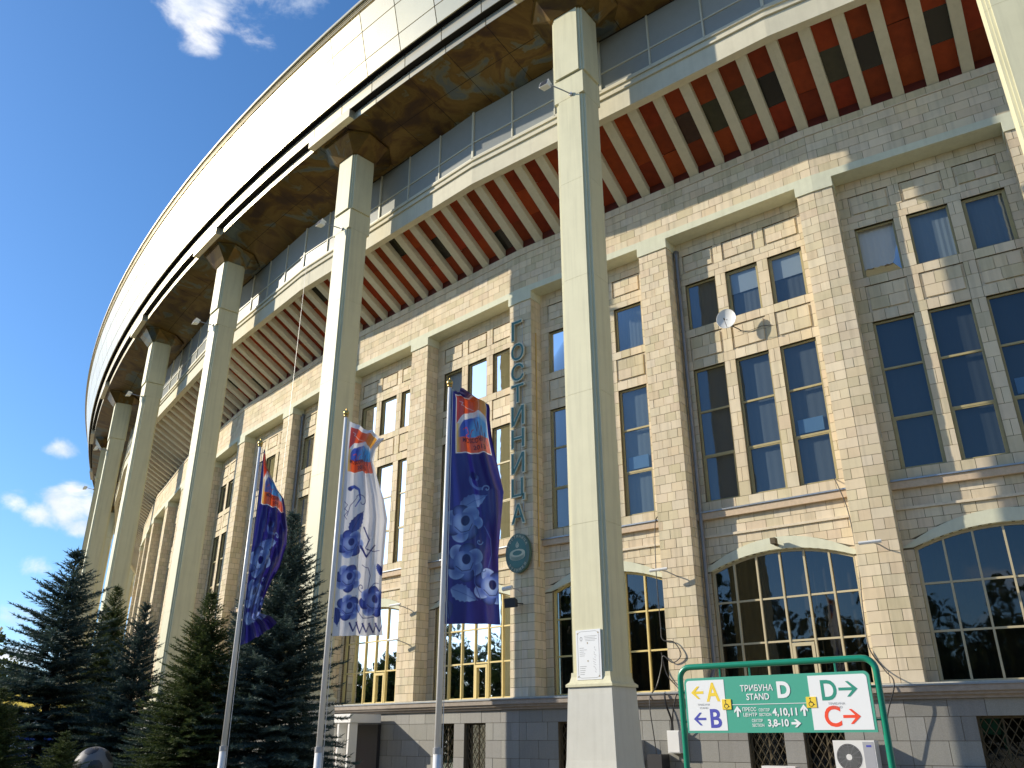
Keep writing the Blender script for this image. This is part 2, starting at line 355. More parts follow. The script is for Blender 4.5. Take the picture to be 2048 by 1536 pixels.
for i in range(I0, I1 + 1):
    eL, eR = ends(i, OW); cx = DP.get(i, 0.0); far = i > 4
    front = lambda a, b, d, i=i: W(i, a, OW - d, b)
    # frieze above the windows
    fill(stones, front, eL, eR, 17.40, ZT, .27, .58)
    fill(stones, front, eL, eR, ZF, 17.36, .29, .58, alt=1)
    strip(back, i, None, None, OW + .012, OW + .10, ZF - .05, ZT)
    solo('frieze_fillet', 'ledge', i, None, None, OW - .035, OW + .04, 17.365, 17.395, (.80, .70, .56))
    solo('cornice_band', 'stucco', i, None, None, OW - .03, RC + .06, ZS, ZF)
    # pilasters: one under each column, one folded round each facet end
    pil = [(cx - .525, cx + .525, True, True), (eL, eL + .525, False, True), (eR - .525, eR, True, False)]
    for a0, a1, sl, sr in pil:
        fill(stones, front, a0, a1, ZP, ZC, .28, .40 if a1 - a0 > .8 else .36, alt=i % 2)
        x0 = None if a0 == eL else a0; x1 = None if a1 == eR else a1
        strip(back, i, x0 if x0 is None else x0 + .012, x1 if x1 is None else x1 - .012, OW + .012, RC + .1, ZP - .05, ZS)
        solo('pilaster_cap', 'stucco', i, x0 if x0 is None else x0 - .03, x1 if x1 is None else x1 + .03, OW - .05, RC + .05, ZC, ZS - .003)
        if sl: fill(stones, lambda a, b, d, i=i, a0=a0: W(i, a0 - d, OW + a, b), 0.012, RC - OW, ZP, ZC, .28, .33, alt=1)
        if sr: fill(stones, lambda a, b, d, i=i, a1=a1: W(i, a1 + d, OW + a, b), 0.012, RC - OW, ZP, ZC, .28, .33, alt=1)
    rec = lambda a, b, d, i=i: W(i, a, RC - d, b)
    for b0, b1 in ((eL + .525, cx - .525), (cx + .525, eR - .525)):
        c = (b0 + b1) / 2; hw = (b1 - b0) / 2
        edges = [b0] + [c + u + sgn * HWW for u in WU for sgn in (-1, 1)] + [b1]
        def full(z0, z1, ch=.28, cw=.44, alt=0): fill(stones, rec, b0, b1, z0, z1, ch, cw, alt=alt)
        def strips(z0, z1, ch):
            for q in range(0, 8, 2):
                w = edges[q + 1] - edges[q]
                fill(stones, rec, edges[q], edges[q + 1], z0, z1, ch if 0 < q < 6 else .28, .40 if 0 < q < 6 else .30)
        def panels(z0, z1):
            strip(back, i, b0, b1, RC + .05, RC + .1, z0, z1)
            e2 = [b0] + [c + u + sgn * .56 for u in WU for sgn in (-1, 1)] + [b1]
            for q in range(0, 8, 2):
                fill(stones, rec, e2[q], e2[q + 1], z0, z1, .36, .40)
            for u in WU:
                fill(stones, rec, c + u - .49, c + u + .49, z0 + .055, (z0 + z1) / 2, .5, .49)
                fill(stones, rec, c + u - .49, c + u + .49, (z0 + z1) / 2, z1 - .055, .5, .325)
                fill(stones, lambda a, b, d, i=i: W(i, a, RC + .045 - d, b), c + u - .56, c + u + .56, z0, z1, .40, .56, depth=.02)
        full(15.10, ZS, .27, .50); panels(14.41, 15.10); full(13.96, 14.41, .24, .46)
        strips(12.28, 13.96, .42)
        full(12.0, 12.28); panels(11.15, 12.0); full(10.83, 11.15, .32, .36)
        strips(6.47, 10.83, .44); full(6.20, 6.47, .27, .42)
        full(5.45, 5.92, .235, .48)
        solo('ledge_flashing', 'flashing', i, b0 + .002, b1 - .002, RC - .17, RC + .05, 6.12, 6.16)
        solo('window_ledge', 'ledge', i, b0 + .004, b1 - .004, RC - .13, RC + .05, 5.92, 6.118, (.66, .52, .38))
        solo('string_course', 'ledge', i, b0 + .004, b1 - .004, RC - .06, RC + .05, 5.38, 5.448, (.80, .70, .54))
        strip(back, i, b0, b1, RC + .012, RC + .1, 5.38, 6.47)
        for z0, z1 in ((13.96, 14.41), (15.10, ZS), (10.83, 11.15), (12.0, 12.28)): strip(back, i, b0, b1, RC + .012, RC + .1, z0, z1)
        for z0, z1 in ((12.28, 13.96), (6.47, 10.83)):
            for q in range(0, 8, 2): strip(back, i, edges[q], edges[q + 1], RC + .012, RC + .1, z0, z1)
        # arch zone
        fill(stones, rec, c - hw, c + hw, 4.36, 5.38, .255, .42, low=lambda a, c=c: arch_out(a - c) if abs(a - c) < 2.36 else -9)
        for x0, x1 in ((b0, c - AW), (c + AW, b1)):
            fill(stones, rec, x0, x1, ZP, 4.36, .28, .30)
            strip(back, i, x0, x1, RC + .012, RC + .1, ZP - .05, 5.38)
        n = 20 if i < 4 else 10
        us = [-AW + 2 * AW * k / n for k in range(n + 1)]
        for k in range(n):
            u0, u1 = us[k], us[k + 1]
            p = [(u0, arch_in(u0)), (u1, arch_in(u1)), (u1, 5.38), (u0, 5.38)]
            back.hexa([W(i, c + a, RC + .012, b) for a, b in p] + [W(i, c + a, RC + .1, b) for a, b in p])
        stucco = MB(); vs = [-hw + .004 + 2 * (hw - .004) * k / n for k in range(n + 1)]
        for k in range(n):
            u0, u1 = vs[k], vs[k + 1]
            lo = lambda u: arch_in(u) if abs(u) < AW else arch_in(AW)
            up_ = lambda u: max(arch_out(u), lo(u) + .02)
            p = [(u0, lo(u0)), (u1, lo(u1)), (u1, up_(u1)), (u0, up_(u0))]
            stucco.hexa([W(i, c + a, RC - .03, b) for a, b in p] + [W(i, c + a, RC + .14, b) for a, b in p])
        stucco.build('arch_surround', 'stucco', stadium)
        # reveals of the openings
        def rev(x0, x1, z0, z1, d=.20):
            A = [(x0, z0), (x1, z0), (x1, z1), (x0, z1)]
            for k in range(4):
                (a, b), (a2, b2) = A[k], A[(k + 1) % 4]
                reveal.poly([W(i, a, RC - .002, b), W(i, a2, RC - .002, b2), W(i, a2, RC + d, b2), W(i, a, RC + d, b)])
        for u in WU:
            rev(c + u - HWW, c + u + HWW, 12.28, 13.96); rev(c + u - HWW, c + u + HWW, 6.47, 10.83)
            WINS.append((i, c, u, 'small')); WINS.append((i, c, u, 'tall'))
        for x in (c - AW, c + AW): reveal.poly([W(i, x, RC, ZP), W(i, x, RC + .2, ZP), W(i, x, RC + .2, 4.41), W(i, x, RC, 4.41)])
        WINS.append((i, c, 0, 'arch'))
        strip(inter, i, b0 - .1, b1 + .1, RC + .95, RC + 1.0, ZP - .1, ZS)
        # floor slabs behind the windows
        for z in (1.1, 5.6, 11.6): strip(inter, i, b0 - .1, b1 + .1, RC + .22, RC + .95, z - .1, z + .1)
    # granite base
    gf = lambda a, b, d, i=i: W(i, a, OW - .15 - d, b)
    gl, gr = ends(i, OW - .15)
    openings = [(-4.2, -3.2), (-2.7, -1.75), (1.75, 2.7), (3.2, 4.2)]
    cornice = MB(); strip(cornice, i, None, None, OW - .40, OW + .55, .93, 1.06); strip(cornice, i, None, None, OW - .33, OW + .5, .86, .93); strip(cornice, i, None, None, OW - .24, OW + .5, .78, .86); cornice.build('base_cornice', 'cornice_stone', stadium)
    solo('cornice_flashing', 'flashing', i, None, None, OW - .43, RC + .05, 1.062, 1.10)
    solo('sill_course', 'ledge', i, None, None, OW - .02, RC + .1, 1.10, ZP, (.62, .60, .52))
    fill(slabs, gf, gl, gr, .40, .78, .4, .85, tints=granite_tint)
    bx = [gl] + [e for o in openings for e in o] + [gr]
    for q in range(0, len(bx), 2):
        fill(slabs, gf, bx[q], bx[q + 1], -1.65, .40, .5, .85, tints=granite_tint)
        strip(plback, i, None if q == 0 else bx[q], None if q == len(bx) - 2 else bx[q + 1], OW - .138, OW + .2, -1.7, .40)
    strip(plback, i, None, None, OW - .138, OW + .2, .40, .78)
    strip(plback, i, None, None, OW - .138, OW + .2, -1.7, -1.2)
    for o0, o1 in openings: grille_openings.append((i, o0, o1))
    strip(inter, i, None, None, OW + .25, OW + .3, -1.7, .8)

for i in range(I1 + 1, I1 + 6):
    mb = MB(); strip(mb, i, None, None, OW, OW + .5, -1.65, ZT + 2); mb.build('far_wall', 'reveal', stadium)
    mb = MB(); strip(mb, i, None, None, -1.9, 2.0, 19.3, 27.2); mb.build('far_roof_edge', 'gold_metal', stadium)
def size_in_picture(p):
    q = [picture(v) for v in p[:4]]
    if any(a is None for a in q): return 0
    xs = [a[0] for a in q]; ys = [a[1] for a in q]
    cxp, cyp = sum(xs) / 4, sum(ys) / 4
    if not (20 < cxp < 2030 and 20 < cyp < 1520): return 0
    if 1105 < cxp < 1275 + (cyp - 700) * .03: return 0      # behind the near column
    return abs(sum(xs[k] * ys[(k + 1) % 4] - xs[(k + 1) % 4] * ys[k] for k in range(4))) / 2
def emit(store, n, name, m, stuffname):
    order = sorted(range(len(store)), key=lambda k: -size_in_picture(store[k][0]))
    pick = set(order[:n]); rest = MB()
    for k, (p, c) in enumerate(store):
        if k in pick:
            mb = MB(); mb.hexa(p, c, [BOXF[0], BOXF[2], BOXF[3], BOXF[4], BOXF[5]]); mb.build(name, m, stadium)
        else: rest.hexa(p, c, [BOXF[0], BOXF[2], BOXF[3], BOXF[4], BOXF[5]])
    rest.build(stuffname, m, stadium, kind='stuff')
emit(stones, 298, 'wall_stone', 'stone', 'stone_facing')
emit(slabs, 150, 'granite_slab', 'granite', 'granite_facing')
back.build('wall_core', 'mortar', stadium)
reveal.build('window_reveals', 'reveal', stadium); inter.build('dark_interior', 'interior', stadium)
plback.build('base_core', 'mortar', stadium)

# ------------------------------------------------------------------ windows
def wbar(mb, i, x0, x1, z0, z1, o0, o1): strip(mb, i, x0, x1, o0, o1, z0, z1)
def curtain(i, x0, x1, z0, z1, o, parent, name='curtain', m='curtain', c=(1, 1, 1), amp=.03, wl=.16):
    mb = MB(); n = max(2, int((x1 - x0) / .035)); ph = R_.uniform(0, 6)
    P = []
    for k in range(n + 1):
        x = x0 + (x1 - x0) * k / n; P.append((x, o + amp * math.sin(2 * math.pi * x / wl + ph + .8 * math.sin(x * 5))))
    for k in range(n):
        (a, oa), (b, ob) = P[k], P[k + 1]
        mb.poly([W(i, a, oa, z0), W(i, b, ob, z0), W(i, b, ob, z1), W(i, a, oa, z1)], c)
    mb.build(name, m, parent)
def small_or_tall(i, c, u, kind):
    x0, x1 = c + u - HWW, c + u + HWW; z0, z1 = (12.28, 13.96) if kind == 'small' else (6.47, 10.83)
    o = RC + .09; near = -1 <= i <= 3
    left = c > 0
    key = (i, left, u, kind)
    opened = (i == 0 and left and u == 1.43 and kind == 'small') or (i == 2 and not left and u == 1.43 and kind == 'small')
    mb = MB(); t = .055
    wbar(mb, i, x0, x0 + t, z0, z1, o, o + .06); wbar(mb, i, x1 - t, x1, z0, z1, o, o + .06)
    wbar(mb, i, x0 + t, x1 - t, z0, z0 + t, o, o + .06); wbar(mb, i, x0 + t, x1 - t, z1 - t, z1, o, o + .06)
    tr = [] if kind == 'small' else [z0 + (z1 - z0) / 3, z0 + (z1 - z0) * 2 / 3]
    for z in tr: wbar(mb, i, x0 + t, x1 - t, z - .03, z + .03, o + .002, o + .06)
    # lower casement of a tall window has its own inner frame
    if kind == 'tall' or R_.random() < .5:
        za = z0 + t; zb = (tr[0] - .03) if tr else z1 - t
        wbar(mb, i, x0 + t, x0 + t + .035, za, zb, o + .012, o + .05); wbar(mb, i, x1 - t - .035, x1 - t, za, zb, o + .012, o + .05)
        wbar(mb, i, x0 + t + .035, x1 - t - .035, zb - .035, zb, o + .012, o + .05)
    w = mb.build('window', 'window_frame', stadium)
    zz = [z0 + t] + tr + [z1 - t]
    for k in range(len(zz) - 1):
        a, b = zz[k] + (.03 if k else 0), zz[k + 1] - (.03 if k < len(zz) - 2 else 0)
        g = MB()
        if opened and k == len(zz) - 2:
            # tilted casement swung inwards
            sx0, sx1 = x0 + t, x1 - t; di = .5
            g.poly([W(i, sx0, o + .04, a), W(i, sx1, o + .04 + di * .0, a), W(i, sx1, o + .04 + di, b), W(i, sx0, o + .04 + di * .35, b)])
        else:
            g.poly([W(i, x0 + t, o + .04, a), W(i, x1 - t, o + .04, a), W(i, x1 - t, o + .04, b), W(i, x0 + t, o + .04, b)])
        g.build('pane', 'glass', w)
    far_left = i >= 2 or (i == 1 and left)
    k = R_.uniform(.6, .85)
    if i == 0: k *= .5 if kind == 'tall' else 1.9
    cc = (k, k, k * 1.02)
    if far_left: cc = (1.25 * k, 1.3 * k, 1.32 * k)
    if kind == 'small':
        curtain(i, x0, x1, z0, z1, o + .14, w, c=cc, amp=.004)
        if (i == 1 and not left and u in (0, -1.43)) or (i >= 2 and R_.random() < .45):
            m2 = MB(); strip(m2, i, x0 + t, x1 - t, o + .09, o + .095, z0 + (z1 - z0) * .52, z1 - t); m2.build('roller_blind', 'blind', w)
    else:
        curtain(i, x0, x1, z0, z1, o + .15, w, c=cc, wl=.22, amp=.003)
        if (i == 1 and u == -1.43) or R_.random() < .12:
            m2 = MB(); zc = tr[0] + .1; strip(m2, i, x0 + .2, x1 - .15, o + .07, o + .12, zc, zc + .42); m2.build('paper_box', mat('box_blue', (.25, .42, .62), .7), w)
def arch_window(i, c):
    o = RC + .12; near = i <= 3; left = c > 0
    mb = MB(); n = 6; xs = [c - AW + 2 * AW * k / n for k in range(n + 1)]; zs = [ZP + .02, 2.35, 3.50]
    t = .05
    wbar(mb, i, xs[0], xs[0] + .07, zs[0], arch_in(-AW + .04), o, o + .08); wbar(mb, i, xs[-1] - .07, xs[-1], zs[0], arch_in(AW - .04), o, o + .08)
    for x in xs[1:-1]: wbar(mb, i, x - t / 2, x + t / 2, zs[0], arch_in(x - c), o - .02, o + .08)
    for z in zs: wbar(mb, i, xs[0] + .07, xs[-1] - .07, z - .025, z + .025 + (.03 if z == zs[0] else 0), o, o + .075)
    m = 18
    for k in range(m):
        u0, u1 = -AW + 2 * AW * k / m, -AW + 2 * AW * (k + 1) / m
        p = [(u0, arch_in(u0) - .07), (u1, arch_in(u1) - .07), (u1, arch_in(u1) + .01), (u0, arch_in(u0) + .01)]
        mb.hexa([W(i, c + a, o + .003, b) for a, b in p] + [W(i, c + a, o + .08, b) for a, b in p])
    # the small door-like casement in the middle
    a, b = xs[2] + .04, xs[3] - .04
    wbar(mb, i, a, a + .08, zs[0], 2.20, o - .03, o + .05); wbar(mb, i, b - .08, b, zs[0], 2.20, o - .03, o + .05); wbar(mb, i, a, b, 2.20, 2.29, o - .03, o + .05)
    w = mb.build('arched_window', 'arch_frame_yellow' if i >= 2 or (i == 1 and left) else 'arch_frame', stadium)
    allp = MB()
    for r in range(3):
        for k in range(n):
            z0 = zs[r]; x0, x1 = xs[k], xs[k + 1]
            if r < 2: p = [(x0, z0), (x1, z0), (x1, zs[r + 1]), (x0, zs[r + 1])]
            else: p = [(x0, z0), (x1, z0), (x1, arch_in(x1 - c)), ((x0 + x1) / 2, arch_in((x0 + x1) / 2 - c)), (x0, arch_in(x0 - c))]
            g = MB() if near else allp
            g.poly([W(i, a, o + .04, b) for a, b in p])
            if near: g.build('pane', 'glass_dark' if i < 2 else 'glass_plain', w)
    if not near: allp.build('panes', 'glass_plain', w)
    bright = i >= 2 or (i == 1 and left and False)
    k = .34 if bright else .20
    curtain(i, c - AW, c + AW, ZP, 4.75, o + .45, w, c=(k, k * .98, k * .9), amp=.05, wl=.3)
for i, c, u, kind in WINS:
    if kind == 'arch': arch_window(i, c)
    else: small_or_tall(i, c, u, kind)
# lattice grilles in the base
for i, o0, o1 in grille_openings:
    mb = MB(); o = OW - .02; t = .05
    strip(mb, i, o0, o0 + t, o, o + .05, -1.2, .40); strip(mb, i, o1 - t, o1, o, o + .05, -1.2, .40); strip(mb, i, o0 + t, o1 - t, o, o + .05, .35, .40)
    strip(mb, i, (o0 + o1) / 2 - .02, (o0 + o1) / 2 + .02, o + .06, o + .09, -1.2, .35)
    g = mb.build('base_window', 'rust_iron', stadium)
    if -1 <= i <= 3:
        lt = MB(); st = .19; w = o1 - o0; h = 1.6
        for sg in (1, -1):
            k = -h
            while k < w:
                # a diagonal bar clipped to the opening
                xa, za = k, 0.0; xb, zb = k + h * .62, h
                if sg < 0: xa, xb = w - xa, w - xb
                def clip(xa, za, xb, zb):
                    t0, t1 = 0.0, 1.0; dx = xb - xa
                    for q, lim in ((-dx, xa), (dx, w - xa)):
                        if abs(q) < 1e-9: continue
                        r = lim / q
                        if q < 0: t0 = max(t0, r)
                        else: t1 = min(t1, r)
                    return (xa + dx * t0, za + (zb - za) * t0, xa + dx * t1, za + (zb - za) * t1) if t1 > t0 + .02 else None
                r = clip(xa, za, xb, zb)
                if r: lt.tube([W(i, o0 + r[0], o - .03 - .012 * sg, -1.2 + r[1]), W(i, o0 + r[2], o - .03 - .012 * sg, -1.2 + r[3])], .011, 4)
                k += st
        lt.build('lattice_grille', 'rust_iron', g)
    pn = MB(); pn.poly([W(i, o0, o + .08, -1.2), W(i, o1, o + .08, -1.2), W(i, o1, o + .08, .4), W(i, o0, o + .08, .4)]); pn.build('pane', 'glass_dark', g)

# ------------------------------------------------------------------ gallery above the wall: beam, raked ribs, coloured panels, glazing
beam = MB(); lip = MB()
ZB0, ZB1 = 19.24, 19.98
for i in range(I0, I1 + 1):
    strip(beam, i, None, None, 1.73, 2.02, ZB0, ZB1)
    strip(lip, i, None, None, 1.66, 1.95, 19.985, 20.06); strip(lip, i, None, None, 1.76, 1.95, 20.06, 20.30); strip(lip, i, None, None, 1.70, 1.95, 20.30, 20.38)
    # panel underlay and ribs, sloping from the beam down to the wall
    def PL(x, f, dz=0, i=i):   # f: 0 at the beam, 1 at the wall; x relative to the middle, scaled to the facet
        o = 2.0 + f * (OW + .05 - 2.0); h = 19.26 + f * (ZT - 19.26) + dz
        a, b = ends(i, o); a1, b1 = ends(i, OW)
        return W(i, x * (b / b1), o, h)
    eL, eR = ends(i, OW); n = 12; step = (eR - eL) / n
    rest = MB()
    for k in range(-6, 7):
        x = k * step; hwid = .165
        xa, xb = (x - hwid, x + hwid)
        if k == -6: xa = eL
        if k == 6: xb = eR
        if k == 6 and i < I1 or k == 6: pass
        mb = MB()
        mb.hexa([PL(xa, 0), PL(xb, 0), PL(xb, 0, .45), PL(xa, 0, .45), PL(xa, 1), PL(xb, 1), PL(xb, 1, .45), PL(xa, 1, .45)])
        mb.build('soffit_beam', 'concrete_beam', stadium)
    for k in range(-6, 6):
        x0, x1 = k * step + .165, (k + 1) * step - .165
        cuts = [0, .36, .70, 1.0]
        specials = {(1, -3): (1, 'b'), (1, -4): (1, 'g'), (1, -5): (1, 'g'), (1, -6): (1, 'd'), (0, 4): (1, 'g'), (0, 3): (1, 'd'), (0, 1): (1, 'd')}
        sp = specials.get((i, k))
        for q in range(3):
            dz = .30 + R_.uniform(-.015, .015)
            p = [PL(x0, cuts[q], dz), PL(x1, cuts[q], dz), PL(x1, cuts[q + 1], dz), PL(x0, cuts[q + 1], dz)]
            m = 'red_panel'; r = R_.uniform(.65, 1.25); c = (r, r * R_.uniform(.8, 1.3), r)
            if (sp and q == sp[0]) or (not sp and i > 1 and R_.random() < .02):
                m = 'dark_panel'; c = (.5, .5, .5) if not sp or sp[1] != 'g' else (1.7, 1.9, 1.3)
                if sp and sp[1] == 'b': c = (2, .9, .8)
            if i <= 3:
                mb = MB(); g = .004
                mb.poly(p, c); mb.build('soffit_panel', m, stadium)
            else: rest.poly(p, c)
    if rest.v: rest.build('soffit_panels', 'red_panel', stadium, kind='stuff')
    up = MB(); up.poly([PL(eL, 0, .46), PL(eR, 0, .46), PL(eR, 1, .46), PL(eL, 1, .46)]); up.build('soffit_deck', 'interior', stadium); solo('wall_head', 'red_panel', i, None, None, OW + .03, OW + .2, ZT - .02, ZT + .5, (.35, .35, .35))
    # glazing
    gL, gR = ends(i, 1.77); st = (gR - gL) / 6
    fm = MB()
    for k in range(7):
        x = gL + st * k; big = k in (0, 3, 6); hwid = .045 if big else .028
        xa, xb = x - hwid, x + hwid
        if k == 0: xa = None
        if k == 6: xb = None
        strip(fm, i, xa, xb, 1.72, 1.82, 20.38, 22.70)
    strip(fm, i, None, None, 1.735, 1.81, 21.16, 21.21); strip(fm, i, None, None, 1.72, 1.82, 20.38, 20.46)
    f = fm.build('gallery_glazing', 'gallery_frame', stadium)
    for k in range(6):
        for z0, z1 in ((20.40, 21.185), (21.185, 22.70)):
            g = MB(); r = R_.uniform(.88, 1.1); dd = R_.uniform(0, .008)
            g.poly([W(i, gL + st * k, 1.775 + dd, z0), W(i, gL + st * (k + 1), 1.775 + dd, z0), W(i, gL + st * (k + 1), 1.775 - dd, z1), W(i, gL + st * k, 1.775 - dd, z1)], (r, r, r * 1.02)); g.build('gallery_pane', 'gallery_pane', f)
beam.build('ring_beam', 'concrete_beam', stadium); lip.build('beam_moulding', 'concrete_beam', stadium)

# ------------------------------------------------------------------ roof edge
JS = SP / 6
roofm = MB(); top = MB(); nj0, nj1 = int((I0 - .5) * 6), int((I1 + .5) * 6)
ring_s = [(k + .25) * JS + 0.5 for k in range(nj0, nj1)]
def quadpanel(name, m, s0, s1, o0, h0, o1, h1, c, parent, g=.020, th=.05):
    """metal sheet between two joints, from (o0,h0) to (o1,h1)"""
    a = g / JS
    S0, S1 = s0 + g, s1 - g; dh = h1 - h0; do = o1 - o0; L = math.hypot(dh, do); nx, nz = -dh / L, do / L
    hh0, hh1 = (h0 + dh / L * g, h1 - dh / L * g); oo0, oo1 = (o0 + do / L * g, o1 - do / L * g)
    f = [Q(S0, oo0, hh0), Q(S1, oo0, hh0), Q(S1, oo1, hh1), Q(S0, oo1, hh1)]
    b = [Q(S0, oo0 + th, hh0), Q(S1, oo0 + th, hh0), Q(S1, oo1 + th, hh1), Q(S0, oo1 + th, hh1)]
    mb = MB(); mb.hexa(f + b, c); mb.build(name, m, parent)
core = MB()
def SZ(o): return 23.21 - (o + .80) * (23.21 - 22.66) / 2.58
for k in range(len(ring_s) - 1):
    s0, s1 = ring_s[k], ring_s[k + 1]
    prof = [(-1.30, 24.23), (-1.47, 24.98), (-1.76, 26.24), (-1.97, 27.10)]
    for r in range(3):
        v = R_.uniform(.93, 1.03); quadpanel('fascia_panel', 'gold_metal', s0, s1, prof[r][0], prof[r][1], prof[r + 1][0], prof[r + 1][1], (v, v, v * R_.uniform(.96, 1.02)), stadium)
        a, b = prof[r], prof[r + 1]
        core.poly([Q(s0, a[0] + .045, a[1]), Q(s1, a[0] + .045, a[1]), Q(s1, b[0] + .045, b[1]), Q(s0, b[0] + .045, b[1])])
    # louvred edge above the panels
    for q, (o, z0, z1) in enumerate([(-1.93, 27.10, 27.14), (-2.02, 27.16, 27.21), (-2.04, 27.235, 27.285), (-2.07, 27.31, 27.36), (-2.15, 27.39, 27.52)]):
        roofm.hexa([Q(s0, o, z0), Q(s1, o, z0), Q(s1, o, z1), Q(s0, o, z1), Q(s0, o + .3, z0), Q(s1, o + .3, z0), Q(s1, o + .3, z1), Q(s0, o + .3, z1)])
    core.poly([Q(s0, -1.86, 27.0), Q(s1, -1.86, 27.0), Q(s1, -1.86, 27.5), Q(s0, -1.86, 27.5)])
    top.poly([Q(s0, -2.1, 27.52), Q(s1, -2.1, 27.52), Q(s1, 30, 32), Q(s0, 30, 32)])
    # underside of the panels, then the stepped bands
    core.poly([Q(s0, -1.26, 24.24), Q(s1, -1.26, 24.24), Q(s1, -.8, 24.55), Q(s0, -.8, 24.55)])
    sm = (s0 + s1) / 2; incol = False
    for ci in range(I0 - 1, I1 + 2):
        if abs(sm - ci * SP) < 1.6: incol = True
    v = R_.uniform(.80, .95)
    quadpanel('fascia_band', 'gold_metal', s0, s1, -1.05, 23.60, -1.08, 24.22, (v, v, v), stadium)
    core.poly([Q(s0, -1.0, 23.61), Q(s1, -1.0, 23.61), Q(s1, -1.0, 24.4), Q(s0, -1.0, 24.4)]); core.poly([Q(s0, -1.03, 23.605), Q(s1, -1.03, 23.605), Q(s1, -.6, 23.605), Q(s0, -.6, 23.605)])
    v = R_.uniform(.80, .95)
    quadpanel('lower_band', 'gold_metal', s0, s1, -.80, 23.20, -.82, 23.56, (v, v, v), stadium)
    core.poly([Q(s0, -.75, 23.22), Q(s1, -.75, 23.22), Q(s1, -.75, 23.6), Q(s0, -.75, 23.6)])
    # soffit sheets
    for o0, o1 in ((-.79, .51), (.53, 1.84)):
        mb = MB(); g = .012; v = R_.uniform(.85, 1.1); dz = R_.uniform(-.006, .006)
        mb.poly([Q(s0 + g, o0, SZ(o0) + dz), Q(s1 - g, o0, SZ(o0) - dz), Q(s1 - g, o1, SZ(o1) - dz), Q(s0 + g, o1, SZ(o1) + dz)], (v, v, v)); mb.build('soffit_sheet', 'bronze_soffit', stadium)
    core.poly([Q(s0, -.80, SZ(-.80) + .03), Q(s1, -.80, SZ(-.80) + .03), Q(s1, 1.92, SZ(1.92) + .03), Q(s0, 1.92, SZ(1.92) + .03)])
roofm.build('roof_louvre', 'gold_metal', stadium); top.build('roof_deck', 'grey_metal', stadium); core.build('roof_core', 'interior', stadium)

